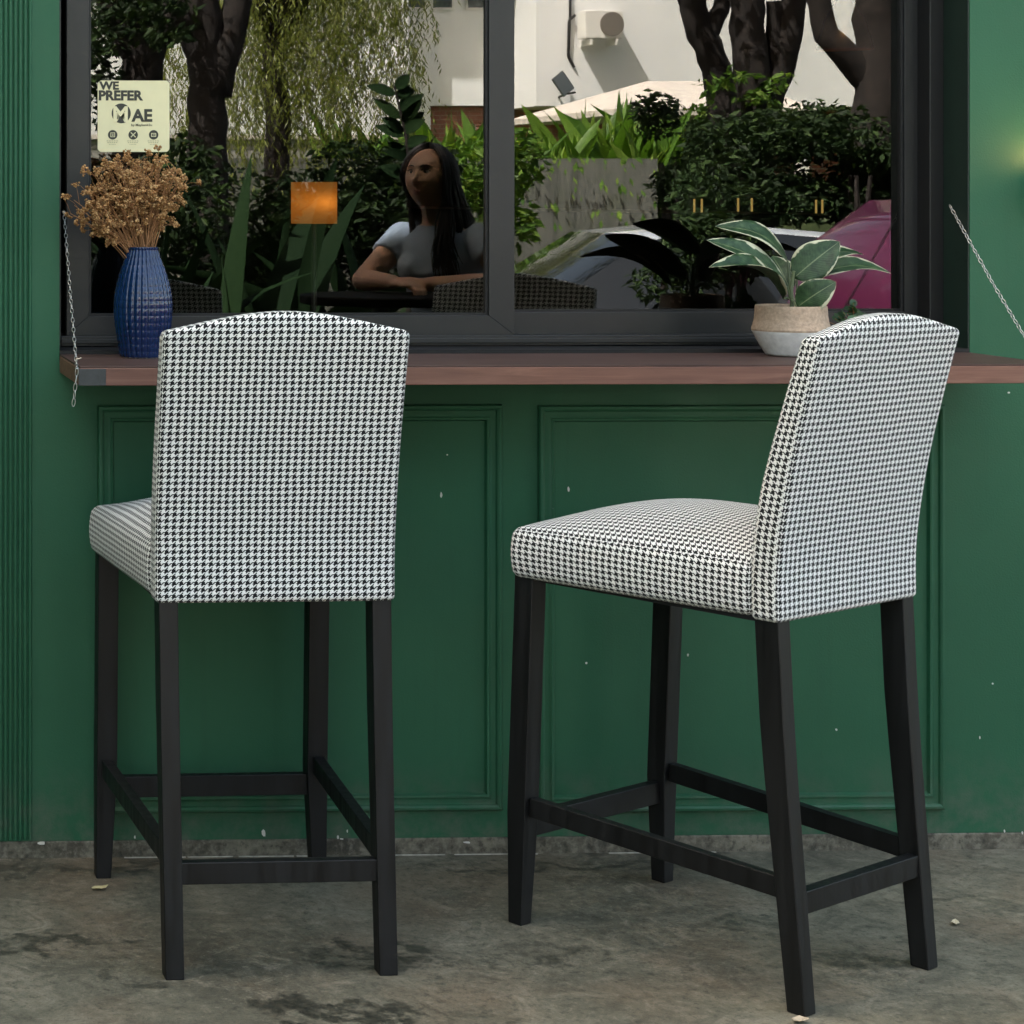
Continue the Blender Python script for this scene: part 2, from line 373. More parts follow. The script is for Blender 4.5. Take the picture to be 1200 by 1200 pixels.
# fluted pilaster at the left
b = MB(); sp = .01055; xe = at(38, 500, 0).x
k = 0
while xe-sp*(k+1) > .12:
    x1 = xe-sp*k; x0 = x1-sp; n = 8; vs = []; fs = []
    for zz in (.04, 3.4):
        for i in range(n+1):
            a = math.pi*i/n; vs.append(((x0+x1)/2-math.cos(a)*sp*.40, -math.sin(a)*.0052-.0015, zz))
    for i in range(n): fs.append((i, i+1, n+2+i, n+1+i))
    fs += [tuple(range(n, -1, -1)), tuple(range(n+1, 2*n+2))]
    b.add(vs, fs); k += 1
b.build('fluted_panel', M['green'], cafe, smooth=True, angle=50)
# picture-frame mouldings, mitred sweep of one profile
PROF = [(0, 0), (0, .008), (.0025, .0125), (.0075, .0135), (.0115, .011), (.0135, .0060), (.021, .0050), (.0255, .0065), (.0285, .0095), (.0325, .0085), (.0350, .003), (.0365, 0)]
def moulding(x0, x1, z0, z1):
    b = MB(); vs = []; n = len(PROF)
    for (cx, cz, ix, iz) in ((x0, z0, 1, 1), (x1, z0, -1, 1), (x1, z1, -1, -1), (x0, z1, 1, -1)):
        for w, h in PROF: vs.append((cx+ix*w, -h-.0003 if h else .001, cz+iz*w))
    fs = []
    for c in range(4):
        d = (c+1) % 4
        for i in range(n-1): fs.append((c*n+i, d*n+i, d*n+i+1, c*n+i+1))
    b.add(vs, fs); return b.build('panel_moulding', M['green'], cafe, smooth=True, angle=28)
a0 = at(114, 475, 0); a1 = at(587, 948, 0); moulding(a0.x, a1.x, a1.z, a0.z)
a0 = at(630, 475, 0); a1 = at(1105, 947, 0); moulding(a0.x, a1.x, a1.z, a0.z)
# white paint chips on the wall
M['chip'] = simple('bare_plaster', (.62, .60, .54), .8)
for px, py, w, h in ((517, 580, 3.2, 8), (666, 573, 3, 7), (309, 976, 5, 9), (48, 988, 12, 4), (1043, 771, 3, 3), (687, 777, 3, 3), (806, 767, 2.4, 2.4), (806, 768, 2, 3), (158, 981, 2, 4), (396, 981, 2.4, 5), (407, 974, 1.6, 4), (400, 983, 5, 2), (980, 855, 3, 3), (1105, 797, 2, 2), (1163, 801, 2.4, 2.6), (1148, 864, 1.6, 4), (1182, 460, 3, 2), (524, 533, 2, 2), (1084, 974, 3, 3), (1177, 974, 2, 4), (1198, 976, 2, 4), (547, 987, 10, 3), (633, 968, 3, 3)):
    p = at(px, py, 0); m_ = 4.5/F_PX; w *= m_*.5; h *= m_*.5
    ns = 7; vs = []; b = MB()
    for i in range(ns):
        a = 2*math.pi*i/ns; q = random.uniform(.7, 1.15)
        vs.append((p.x+math.cos(a)*w*q, -.0012, p.z+math.sin(a)*h*q))
    vs += [(x, .001, z) for x, y, z in vs]
    b.add(vs, [tuple(range(ns))]+[(i, ns+i, ns+(i+1) % ns, (i+1) % ns) for i in range(ns)]); b.build('paint_chip', M['chip'], cafe)
# unseen wall added to block light from the left, then the roof
b = MB(); b.box(-2.4, -2.2, -4.6, -.001, .0, 5.2); b.build('light_block_wall', M['green'], cafe, bevel=.01)
b = MB(); b.box(-8.2, 10.2, -.3, 8.2, 7.502, 7.7); b.build('roof', M['pave'], cafe)
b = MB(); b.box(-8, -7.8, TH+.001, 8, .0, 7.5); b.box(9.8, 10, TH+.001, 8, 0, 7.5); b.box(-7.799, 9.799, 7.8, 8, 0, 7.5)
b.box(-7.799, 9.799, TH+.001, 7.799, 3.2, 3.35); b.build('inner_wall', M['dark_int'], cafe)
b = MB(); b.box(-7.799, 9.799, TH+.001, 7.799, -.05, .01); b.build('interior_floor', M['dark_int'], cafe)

# window: frame > sashes, panes
b = MB(); e = .002
FY0, FY1 = REC, .215
xo0, xo1 = XL-.008, XR+.0015
ft = at(1108, 200, REC).x
b.box(XL+.001, XL+.016, FY0, FY1, ZS, ZT)                                    # left jamb (narrow lip)
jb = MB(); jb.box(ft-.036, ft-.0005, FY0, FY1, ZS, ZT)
zb0 = at(600, 393, REC).z; zb1 = at(600, 405, REC).z
b.box(XL+.0165, ft-.0365, FY0+.004, FY1, zb1, zb0)                               # track
b.box(XL+.0165, ft-.0365, FY0-.002, FY0+.0035, zb1+.006, zb0-.006)
b.box(XL+.0165, ft-.0365, FY0+.001, FY1, ZT-.05, ZT)
win = b.build('window', M['alu'], cafe, bevel=.0015); jb.build('jamb', simple('jamb_shade_black', (.006, .006, .0062), .5), win, bevel=.003)  # right jamb coloured near-black, its side shade put into the finish
b = MB(); b.box(XR-.0035, XR-.0005, .0015, FY0-.001, HC+.0005, ZT-.001); b.build('reveal_shade_board', simple('reveal_shade_green', (.004, .016, .010), .55), cafe)  # added thin board, shade of the right reveal painted in as near-black green
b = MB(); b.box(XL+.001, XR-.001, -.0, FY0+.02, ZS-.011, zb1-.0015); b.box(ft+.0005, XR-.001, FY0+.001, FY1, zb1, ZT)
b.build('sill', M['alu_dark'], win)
def sash(px0, px1, gx0, gx1, pyb, pyg, y0, y1):
    x0 = at(px0, 300, y0).x; x1 = at(px1, 300, y0).x; g0 = at(gx0, 300, y0).x; g1 = at(gx1, 300, y0).x
    zb = at(500, pyb, y0).z; zg = at(500, pyg, y0).z
    b = MB()
    def quad(a, b_, c_, d, y):    # mitred bar: four xz corners, extruded
        pass
    zt = ZT-.052; gt = ZT-.11
    P = [(x0, zb), (x1, zb), (x1, zt), (x0, zt)]; Q = [(g0, zg), (g1, zg), (g1, gt), (g0, gt)]
    for i in range(4):
        j = (i+1) % 4; g = .0004
        ring = [P[i], P[j], Q[j], Q[i]]
        vs = [(x, y0, z) for x, z in ring]+[(x, y1, z) for x, z in ring]
        b.add(vs, [(0, 1, 2, 3), (7, 6, 5, 4), (0, 4, 5, 1), (1, 5, 6, 2), (2, 6, 7, 3), (3, 7, 4, 0)])
    s = b.build('sash', M['alu'], win, bevel=.0012)
    b = MB()   # black glazing gasket
    gk = .006
    for bx in ((g0, g0+gk, zg, gt), (g1-gk, g1, zg, gt), (g0+gk, g1-gk, zg, zg+gk), (g0+gk, g1-gk, gt-gk, gt)):
        b.box(bx[0], bx[1], y0+.006, y1-.006, bx[2], bx[3])
    b.build('gasket', M['alu_dark'], win)
    gy = (y0+y1)/2
    b = MB(); b.box(g0+gk-.001, g1-gk+.001, gy, gy+.006, zg+gk-.001, gt-gk+.001); b.build('glass_pane', M['glass'], win)
    return gy
sash(78, 603, 104, 573, 393, 370, .112, .138)
sash(580, 1076, 598, 1060, 392, 366, .150, .176)

# ------------------------------------------------------------------ drop-leaf counter
DC, CT = .32, .039
ctr = thing('bar_counter', 'long brown wooden counter shelf hung on chains under the cafe window', 'counter', (0, 0, HC-CT))
b = MB(); b.box(XL, XR, -DC, -.002, 0, CT-.004); b.build('board', M['walnut'], ctr, bevel=.0015)
b = MB(); b.box(XL+.0012, XR-.0012, -DC+.0015, -.0035, CT-.0039, CT); b.build('board_top', M['walnut_top'], ctr, bevel=.001)
b = MB(); bx = at(124, 440, -DC).x
b.box(XL-.002, bx, -DC-.003, -DC-.0004, .0005, CT-.005); b.build('bracket', M['bracket'], ctr, bevel=.0008)
# chains
def chain(name, pts, label):
    b = MB(); pts = [Vector(p) for p in pts]
    L, w, r, pitch = .0172, .0032, .0009, .0150
    d = 0; i = 0
    seglen = [(pts[k+1]-pts[k]).length for k in range(len(pts)-1)]; tot = sum(seglen)
    def P(s):
        for k, q in enumerate(seglen):
            if s <= q or k == len(seglen)-1: return pts[k].lerp(pts[k+1], min(1, s/q)), (pts[k+1]-pts[k]).normalized()
            s -= q
    s = 0
    while s < tot:
        p, t_ = P(s); a = t_.orthogonal().normalized(); ang = (i % 2)*math.pi/2+.6+random.uniform(-.25, .25)
        a = Matrix.Rotation(ang, 3, t_) @ a
        ring = []
        for q in range(14):
            th = 2*math.pi*q/14; ring.append(p+t_*(math.cos(th)*L/2)+a*(math.sin(th)*w*(.75+.25*abs(math.sin(th)))))
        ring.append(ring[0]); b.tube(ring, r, 6, caps=False)
        s += pitch; i += 1
    o = b.build(name, M['steel'], None, smooth=True, angle=180); return tag(o, label, 'chain')
cl0 = at(75, 250, .095); cl1 = Vector((at(89, 420, -.27).x, -.275, HC+.004))
tl = at(86, 474, -DC-.012)
chain('hanging_chain', [cl0, cl0.lerp(cl1, .5)+Vector((0, 0, -.006)), cl1, Vector((cl1.x-.006, -DC-.012, HC-.004)), tl], 'silver chain with a loose tail at the left end of the counter')
cr0 = Vector((2.5350, .06, 1.393)); cr1 = Vector((2.532, -.275, HC+.003))
chain('hanging_chain', [cr0, cr0.lerp(cr1, .5)+Vector((0, 0, -.006)), cr1], 'silver chain slanting down across the plain green wall at the right')
for pts, r in (([cl0+Vector((0, .012, .004)), cl0+Vector((0, -.004, .002))], .0035), ([cl1+Vector((0, 0, -.004)), cl1+Vector((0, 0, .006)), cl1+Vector((.010, -.004, .009))], .0016), ([cr1+Vector((0, 0, -.004)), cr1+Vector((0, 0, .006))], .0016)):
    b = MB(); b.tube(pts, r, 8); b.build('chain_hook', M['steel'], ctr, smooth=True).location = (0, 0, -(HC-CT))

# ------------------------------------------------------------------ stools
def lerp_tab(tab, z):
    for (z0, v0), (z1, v1) in zip(tab, tab[1:]):
        if z <= z1:
            q = max(0, (z-z0)/(z1-z0)); return v0+(v1-v0)*q
    return tab[-1][1]
def smooth_tab(tab, z):
    # catmull through the table
    for i in range(len(tab)-1):
        if z <= tab[i+1][0] or i == len(tab)-2:
            z0, v0 = tab[i]; z1, v1 = tab[i+1]; h = z1-z0
            m0 = (tab[i+1][1]-tab[max(i-1, 0)][1])/(tab[i+1][0]-tab[max(i-1, 0)][0]); j = min(i+2, len(tab)-1)
            m1 = (tab[j][1]-tab[i][1])/(tab[j][0]-tab[i][0]); q = max(0, min(1, (z-z0)/h))
            return (2*q**3-3*q**2+1)*v0+(q**3-2*q**2+q)*h*m0+(-2*q**3+3*q**2)*v1+(q**3-q**2)*h*m1
BACK = [(.66, .043), (.78, .042), (.92, .022), (1.05, -.007), (1.18, -.040)]
def make_stool(label):
    s = thing('bar_stool', label, 'stool')
    # backrest, curved back and crowned
    bh, bt, bw = .502, .056, .446
    def bdef(x, y, z):
        q = (z+bh/2)/bh; Z = .672+(z+bh/2)
        u = x/(bw/2); crown = .036*(.65*(1-min(1, abs(u))**2)+.35*(.5+.5*math.cos(math.pi*min(1, abs(u)))))*max(0, (q-.55)/.45)**1.5
        Z += crown
        th = 1-.30*max(0, (q-.45))/.55
        wv = 1+.010*q
        Y = smooth_tab(BACK, min(Z, 1.18)) + (y+bt/2)*th
        Y -= .004*(1-u*u)*(1 if y < 0 else -1)*math.sin(math.pi*q)       # slight pillow
        return (x*wv, Y, Z)
    bm_obj('backrest', rbox(bw, bt, bh, .011, (22, 3, 26), bdef, True), M['hound'], s)
    # seat: domed cushion, wider at the front
    sl, sw, sh = .495, .50, .105
    def sdef(x, y, z):
        q = (y+sl/2)/sl; hw = .222+(.252-.222)*q; X = x/(sw/2)*hw; u = x/(sw/2); Y = .096+(y+sl/2)
        k = (z+sh/2)/sh
        dome = .058*max(0, 1-abs(u)**2.4)*max(0, 1-abs((q-.42)/.60)**2.6)
        Z = .676+k*(sh*.93)+max(0, k)*dome*k
        bul = 1+.022*math.sin(math.pi*min(1, max(0, k)))
        return (X*bul, Y+ (.004*math.sin(math.pi*k) if q > .9 else 0), Z)
    bm_obj('seat', rbox(sw, sl, sh, .017, (22, 22, 5), sdef), M['hound'], s)
    b = MB(); b.box(-.212, .212, .070, .575, .668, .6775); b.build('seat_base', M['underlay'], s, bevel=.003)
    LEG = [(0, 0), (.22, .018), (.45, .036), (.69, .049)]
    for sx in (-1, 1):
        # rear leg swept along its curve
        vs = []; zs = [0, .05, .12, .2, .3, .4, .5, .6, .680]
        for z in zs:
            v0 = smooth_tab(LEG, z); w = .0345+.002*z; d = .034+.012*min(1, z/.5); xo = .2135+.004*z
            x0, x1 = (-xo, -xo+w) if sx < 0 else (xo-w, xo)
            vs += [(x0, v0, z), (x1, v0, z), (x1, v0+d, z), (x0, v0+d, z)]
        fs = [(3, 2, 1, 0)]+[(i*4+k, i*4+(k+1) % 4, i*4+4+(k+1) % 4, i*4+4+k) for i in range(len(zs)-1) for k in range(4)]
        m4 = 4*(len(zs)-1); fs.append((m4, m4+1, m4+2, m4+3))
        b = MB(); b.add(vs, fs); b.build('leg', M['blackwood'], s, bevel=.0022)
        vs = []; zs = [0, .20, .22, .682]
        for z in zs:
            w = .031 if z == 0 else (.0415 if z < .21 else .0425); v0 = .573-.0266*z/.664; xo = .2425
            x0, x1 = (-xo, -xo+w) if sx < 0 else (xo-w, xo)
            vs += [(x0, v0, z), (x1, v0, z), (x1, v0+w, z), (x0, v0+w, z)]
        fs = [(3, 2, 1, 0)]+[(i*4+k, i*4+(k+1) % 4, i*4+4+(k+1) % 4, i*4+4+k) for i in range(len(zs)-1) for k in range(4)]
        m4 = 4*(len(zs)-1); fs.append((m4, m4+1, m4+2, m4+3))
        b = MB(); b.add(vs, fs); b.build('leg', M['blackwood'], s, bevel=.0022)
        b = MB(); b.bar((sx*.198, .052, .210), (sx*.222, .562, .232), .022, .022, .037, .037, (1, 0, 0)); b.build('stretcher', M['blackwood'], s, bevel=.0018)
    b = MB(); b.box(-.183, .183, .019, .041, .166, .206); b.build('stretcher', M['blackwood'], s, bevel=.0018)
    b = MB(); b.box(-.205, .205, .577, .598, .166, .210); b.build('stretcher', M['blackwood'], s, bevel=.0018)
    return s
st1 = make_stool('houndstooth bar stool standing square to the wall, seen straight from behind, under the blue vase')
st2 = dup(st1); st2['label'] = 'houndstooth bar stool turned at an angle, its seat side showing, below the potted rubber plant'
for o in (st1, st2): o['group'] = 'houndstooth bar stools at the counter'
st1.location = (.8786, -.7087, 0); st1.rotation_euler.z = .0271
st2.location = (1.9165, -.8047, 0); st2.rotation_euler.z = .5683

# ------------------------------------------------------------------ sticker on the pane
SY = .1245
s0 = at(114.5, 178, SY); s1 = at(198.5, 94.5, SY); SW, SH = s1.x-s0.x, s1.z-s0.z
stk = thing('window_sticker', 'pale yellow square sticker reading WE PREFER on the window glass', 'sticker', (s0.x, SY, s0.z))
def rrect(b, x0, x1, z0, z1, r, y0, y1, n=6):
    ring = []
    for cx, cz, a0 in ((x1-r, z1-r, 0), (x0+r, z1-r, 90), (x0+r, z0+r, 180), (x1-r, z0+r, 270)):
        for i in range(n+1):
            a = R_(a0+90*i/n); ring.append((cx+r*math.cos(a), cz+r*math.sin(a)))
    m = len(ring); vs = [(x, y0, z) for x, z in ring]+[(x, y1, z) for x, z in ring]
    b.add(vs, [tuple(range(m-1, -1, -1)), tuple(range(m, 2*m))]+[(i, (i+1) % m, m+(i+1) % m, m+i) for i in range(m)])
b = MB(); rrect(b, 0, SW, 0, SH, .009, 0, .0006); b.build('label_sheet', simple('pale_yellow_vinyl', (.74, .675, .41), .5, var=.03), stk)
ink = simple('dark_ink', (.035, .035, .025), .6); yel = simple('pale_yellow_print', (.74, .675, .41), .5, var=.03)
def text(body, x, z, size, mat=ink, bold=.0, name='lettering', sx=1.0, y=-.0006, align='LEFT'):
    c = bpy.data.curves.new(name, 'FONT'); c.body = body; c.size = size; c.offset = bold*size; c.extrude = .0001; c.align_x = align; c.resolution_u = 4
    tmp = bpy.data.objects.new('tmp', c); COL.objects.link(tmp)
    me = bpy.data.meshes.new_from_object(tmp.evaluated_get(bpy.context.evaluated_depsgraph_get())); bpy.data.objects.remove(tmp)
    me.transform(Matrix.Translation((x, y, z)) @ Matrix.Rotation(math.pi/2, 4, 'X') @ Matrix.Diagonal((sx, 1, 1, 1)))
    me.materials.clear(); return link(name, me, mat, stk)
u_ = SW/84                                               # one photograph pixel on the sticker
text('WE', 2.5*u_, SH-10.2*u_, 12.8*u_, bold=.045, sx=1.12)
text('PREFER', .8*u_, SH-22.6*u_, 15.4*u_, bold=.045, sx=1.04)
text('AE', 40.5*u_, SH-47.3*u_, 19.5*u_, bold=.04, sx=1.02)
text('by Maybank2u', 39*u_, SH-53*u_, 3.9*u_, bold=.012, sx=1.1)
b = MB()
cx, cz, rr = 27.5*u_, SH-38.3*u_, 11.6*u_
n = 28; b.add([(cx+rr*math.cos(2*math.pi*i/n)*.97, -.0004, cz+rr*math.sin(2*math.pi*i/n)) for i in range(n)], [tuple(range(n-1, -1, -1))]); b.build('emblem', ink, stk)
disc = []
for i in range(3):
    b = MB(); qx = (17.5+24*i)*u_; qz = SH-63.3*u_; q = 5.6*u_
    b.add([(qx+q*math.cos(2*math.pi*k/20), -.0004, qz+q*math.sin(2*math.pi*k/20)) for k in range(20)], [tuple(range(19, -1, -1))]); disc.append(b.build('icon', ink, stk))

text('M', cx-10.2*u_, cz-9.2*u_, 24.5*u_, mat=yel, bold=.035, sx=.98, y=-.0010)
def ico(i, rects):
    b = MB(); qx = (17.5+24*i)*u_; qz = SH-63.3*u_
    for x0, x1, z0, z1 in rects: b.box(qx+x0*u_, qx+x1*u_, -.0010, -.0006, qz+z0*u_, qz+z1*u_)
    b.build('icon_mark', yel, disc[i])
ico(0, [(-2.6, 2.6, 2, 2.6), (-2.6, -2, -2.6, 2), (2, 2.6, -2.6, 2), (-2, 2, -2.6, -2), (-1, 1, .4, 1), (-1, 1, -1, -.4)])
ico(1, [(k*.8-.5, k*.8+.5, k*.8*sg-.5, k*.8*sg+.5) for k in range(-3, 4) for sg in (1, -1) if k or sg > 0])
ico(2, [(-2.8, 2.8, 1.4, 2), (-2.8, -2.2, -2.2, 1.4), (2.2, 2.8, -2.2, 1.4), (-2.2, 2.2, -2.2, -1.6), (-1.2, 1.8, -.4, .2)])
pm_ = simple('grey_ink', (.30, .28, .17), .6)
for i in range(3):
    b = MB()
    for k, w in ((0, 7), (1, 6.2), (2, 4.2)):
        qx = (17.5+24*i)*u_; z = SH-(70.8+2.0*k)*u_
        for a in range(5):
            x = qx-w*u_+2*w*u_*a/5; b.box(x, x+2*w*u_/5-.9*u_, -.0006, -.0003, z, z+.7*u_)
    b.build('small_print', pm_, stk)

# ------------------------------------------------------------------ vase and dried flowers
vp = at(167.5, 417, -.085); VX, VY = vp.x, -.085
VPROF = [(0, .046), (.004, .0495), (.03, .0535), (.07, .0600), (.105, .0622), (.14, .0590), (.175, .0500), (.205, .0390), (.222, .0335), (.232, .0325)]
def vase_mesh():
    b = MB(); n, m = 26*10, 150; H = .232; vs = []
    for j in range(m+1):
        z = H*j/m; R = smooth_tab(VPROF, z); row = z/.0150
        for i in range(n):
            a = 2*math.pi*i/n; c = abs(math.cos(13*a)); rib = c**.55
            ph = (row) % 1.0; sc_ = .58+.42*math.sin(math.pi*ph)**.5
            edge = min(1, z/.012)*min(1, (H-z)/.006)
            r = R-.0032*edge*(1-rib*sc_)
            vs.append((r*math.cos(a), r*math.sin(a), z))
    fs = [(j*n+i, j*n+(i+1) % n, (j+1)*n+(i+1) % n, (j+1)*n+i) for j in range(m) for i in range(n)]
    fs.append(tuple(range(n-1, -1, -1)))
    o = len(vs); vs += [(.028*math.cos(2*math.pi*i/n), .028*math.sin(2*math.pi*i/n), H-.001) for i in range(n)]
    fs += [(m*n+i, m*n+(i+1) % n, o+(i+1) % n, o+i) for i in range(n)]
    o2 = len(vs); vs += [(.026*math.cos(2*math.pi*i/n), .026*math.sin(2*math.pi*i/n), H-.06) for i in range(n)]
    fs += [(o+i, o+(i+1) % n, o2+(i+1) % n, o2+i) for i in range(n)]; fs.append(tuple(o2+i for i in range(n)))
    b.add(vs, fs); return b
t = NT('cobalt_glaze'); n_ = t.noise(30, 4, vec=t.objc())
t.prin(t.ramp(n_, [(.3, (.002, .012, .055)), (.7, (.004, .020, .080))]), 0.08, spec=.6); M['glaze'] = t.m
vase = thing('vase', 'ribbed cobalt blue ceramic vase standing at the left end of the counter', 'vase', (VX, VY, HC))
vase_mesh().build('body', M['glaze'], vase, smooth='all', angle=180)
b = MB(); b.lathe([(.045, -.0005), (.0475, .0012), (.0475, .003), (.045, .0035)], 40); b.build('foot_ring', simple('pale_clay', (.45, .40, .36), .8), vase, smooth=True)
bq = thing('dried_flowers', 'fan of golden brown dried gypsophila-like flowers held in the blue vase', 'flowers', (VX, VY, HC+.18))
M['dried'] = foliage('dried_florets', [(0, (.20, .095, .035)), (.5, (.42, .225, .09)), (1, (.62, .40, .19))], .85, .15, .2)
M['dried_stem'] = simple('dried_stems', (.28, .135, .055), .8, var=.3)
bs, bf = MB(), MB()
rnd = random.Random(3)
def floret(p, r):
    q = [rnd.uniform(.7, 1.2)*r for _ in range(6)]; j = Vector((rnd.uniform(-1, 1), rnd.uniform(-1, 1), rnd.uniform(-1, 1)))*r*.4
    vs = [p+Vector((q[0], 0, 0))+j, p-Vector((q[1], 0, 0)), p+Vector((0, q[2], 0)), p-Vector((0, q[3], 0))-j, p+Vector((0, 0, q[4])), p-Vector((0, 0, q[5]))]
    bf.add(vs, [(0, 2, 4), (2, 1, 4), (1, 3, 4), (3, 0, 4), (2, 0, 5), (1, 2, 5), (3, 1, 5), (0, 3, 5)])
for i in range(84):
    a = rnd.uniform(-1.22, .62) if i % 5 else rnd.uniform(-.6, .5); el = rnd.uniform(-.4, .4)
    Ls = rnd.uniform(.13, .215)*(1-.12*abs(a+.25))
    tip = Vector((math.sin(a)*Ls*.92, el*Ls*.62, .048+math.cos(a)*Ls*.93))
    base = Vector((rnd.uniform(-.018, .018), rnd.uniform(-.016, .016), .0)); mid = base.lerp(tip, .45)+Vector((-.012*math.sin(a), 0, .018))
    path = []
    for k in range(7):
        q = k/6; path.append(base*(1-q)**2+mid*2*q*(1-q)+tip*q*q)
    bs.tube(path, [.0013-.0006*k/6 for k in range(7)], 5)
    for u_k in range(rnd.randint(4, 6)):
        q = rnd.uniform(.45, 1); p = base*(1-q)**2+mid*2*q*(1-q)+tip*q*q
        d = Vector((math.sin(a)*.7+rnd.uniform(-.9, .9), rnd.uniform(-.8, .8), rnd.uniform(.1, 1))).normalized()
        e_ = p+d*rnd.uniform(.016, .04); bs.tube([p, p.lerp(e_, .5)+Vector((0, 0, .003)), e_], .0005, 4)
        for w in range(rnd.randint(6, 9)):
            dd = (d+Vector((rnd.uniform(-.9, .9), rnd.uniform(-.9, .9), rnd.uniform(-.6, .9)))).normalized(); f = e_+dd*rnd.uniform(.004, .012)
            if w % 2: bs.tube([e_, f], .0003, 3)
            for z in range(rnd.randint(2, 3)):
                floret(f+Vector((rnd.uniform(-1, 1), rnd.uniform(-1, 1), rnd.uniform(-1, 1)))*.0025, rnd.uniform(.0017, .0034))
bs.build('stem', M['dried_stem'], bq, smooth=True); bf.build('floret', M['dried'], bq)
# keep the bunch clear of the pane behind it
for nm in ('stem', 'floret'):
    for ch in bq.children:
        for v in ch.data.vertices: v.co.y = min(v.co.y, .10)

# ------------------------------------------------------------------ rubber plant in a two-tone pot
pp = at(927, 413, -.085)
pot = thing('plant_pot', 'two tone pot, tan woven rim above a white base, on the counter', 'pot', (pp.x, -.085, HC))
b = MB(); n = 72
def potsurf(b, prof, n=72, amp=.0010, rows=.0045):
    vs = []; m = len(prof)
    for j, (r, z) in enumerate(prof):
        for i in range(n):
            a = 2*math.pi*i/n; w = amp*math.sin(n/2*a*1.0+ (j % 2)*math.pi)+noise.noise(Vector((math.cos(a)*9, math.sin(a)*9, z*160)))*amp
            vs.append(((r+w)*math.cos(a), (r+w)*math.sin(a), z))
    b.add(vs, [(j*n+i, j*n+(i+1) % n, (j+1)*n+(i+1) % n, (j+1)*n+i) for j in range(m-1) for i in range(n)]); return b
low = [(.002, .0008), (.046, .0008), (.0505, .003), (.056, .012), (.062, .022), (.068, .033), (.0735, .044), (.0765, .050), (.0775, .053)]
upp = [(.0775, .0532), (.0782, .057), (.0770, .061), (.0755, .067), (.0735, .075), (.0722, .085), (.0715, .095), (.0710, .104), (.0700, .107), (.0675, .107), (.066, .102), (.066, .08)]
def dense(p, k=4): return [(p[i][0]+(p[i+1][0]-p[i][0])*q/k, p[i][1]+(p[i+1][1]-p[i][1])*q/k) for i in range(len(p)-1) for q in range(k)]+[p[-1]]
potsurf(MB(), dense(low)).build('white_base', simple('whitewashed_weave', (.70, .69, .67), .85, var=.1, scale=90, bump=.3), pot, smooth='all', angle=180)
potsurf(MB(), dense(upp)).build('woven_rim', simple('tan_weave', (.42, .31, .22), .9, var=.22, scale=160, bump=.5), pot, smooth='all', angle=180)
b = MB(); b.lathe([(.001, .088), (.0655, .088)], 40, cap=False); b.build('soil', simple('potting_soil', (.03, .022, .016), .95), pot)
t = NT('variegated_leaf'); uv = t.n('UVMap').outputs[0]; sp = t.n('SeparateXYZ'); t.l(uv, sp.inputs[0])
P_ = t.objc(); nz = t.noise(55, 4, .6, vec=P_); nz2 = t.noise(22, 3, vec=P_)
s_ = t.math('ABSOLUTE', sp.outputs[1]); edge = t.math('ADD', s_, t.math('MULTIPLY', t.math('SUBTRACT', nz2, .5), 1.2))
g = t.ramp(nz, [(.35, (.010, .030, .010)), (.55, (.024, .056, .020)), (.72, (.055, .095, .040))])
vein = t.math('ABSOLUTE', t.math('SINE', t.math('ADD', t.math('MULTIPLY', sp.outputs[0], 60), t.math('MULTIPLY', s_, -14))))
g = t.mix(t.ramp(vein, [(0, .25), (.2, 0)]), g, (.05, .085, .035))
c = t.mix(t.ramp(edge, [(.84, 0), (.90, 1)]), g, (.46, .46, .32)); c = t.mix(t.ramp(s_, [(.015, .8), (.05, 0)]), c, (.16, .20, .10))
t.prin(c, .42, spec=.32, bump=t.math('MULTIPLY', vein, .5), bstr=.25, bdist=.002); M['varieg'] = t.m
def leaf(b, base, tip, width, normal, arch=.15, fold=.25, n=16, m=8, droop=0):
    base, tip = Vector(base), Vector(tip); d = tip-base; L = d.length; d.normalize(); nr = Vector(normal); nr = (nr-d*nr.dot(d)).normalized(); sd = d.cross(nr)
    vs, uvs, fs = [], [], []
    for i in range(n+1):
        q = i/n; c_ = base.lerp(tip, q)+nr*(arch*L*math.sin(math.pi*q))-Vector((0, 0, droop*L*q*q))
        w = width/2*(math.sin(math.pi*min(1, q**.85))**.72)*(1-.12*q) + .0008*(1-q)
        for j in range(-m//2, m//2+1):
            s = j/(m/2); vs.append(c_+sd*(w*s)+nr*(fold*w*abs(s)+.05*w*math.sin(7*q+3*s)*abs(s))); uvs.append((q, s))
    k = m+1
    for i in range(n):
        for j in range(m): fs.append((i*k+j, i*k+j+1, (i+1)*k+j+1, (i+1)*k+j))
    b.add(vs, fs, uvs)
rub = thing('rubber_plant', 'variegated rubber plant with big cream edged leaves in the two tone pot', 'plant', (pp.x, -.085, HC+.085))
def loc(px, py, Y): return at(px, py, Y)-Vector((pp.x, -.085, HC+.085))
specs = [((922, 336, -.09), (828, 281, -.12), 0.073, (.3, -.75, .75), .10, .20), ((923, 305, -.055), (838, 265, -.06), 0.070, (.25, -.7, .8), .16, .18),
         ((918, 350, -.12), (831, 313, -.20), 0.068, (-.05, -.45, .9), .16, .55), ((930, 326, -.08), (984, 283, -.10), 0.084, (-.25, -.9, .45), .06, .15),
         ((948, 326, -.07), (1044, 320, -.09), 0.063, (.1, -.45, .9), .14, .25), ((934, 360, -.11), (980, 330, -.15), 0.070, (-.35, -.9, .35), .08, .12),
         ((940, 310, -.02), (1012, 298, .02), 0.068, (.1, -.35, .9), .10, .2), ((926, 340, -.05), (905, 300, .03), 0.058, (-.3, -.8, .5), .08, .2)]
stemb = MB()
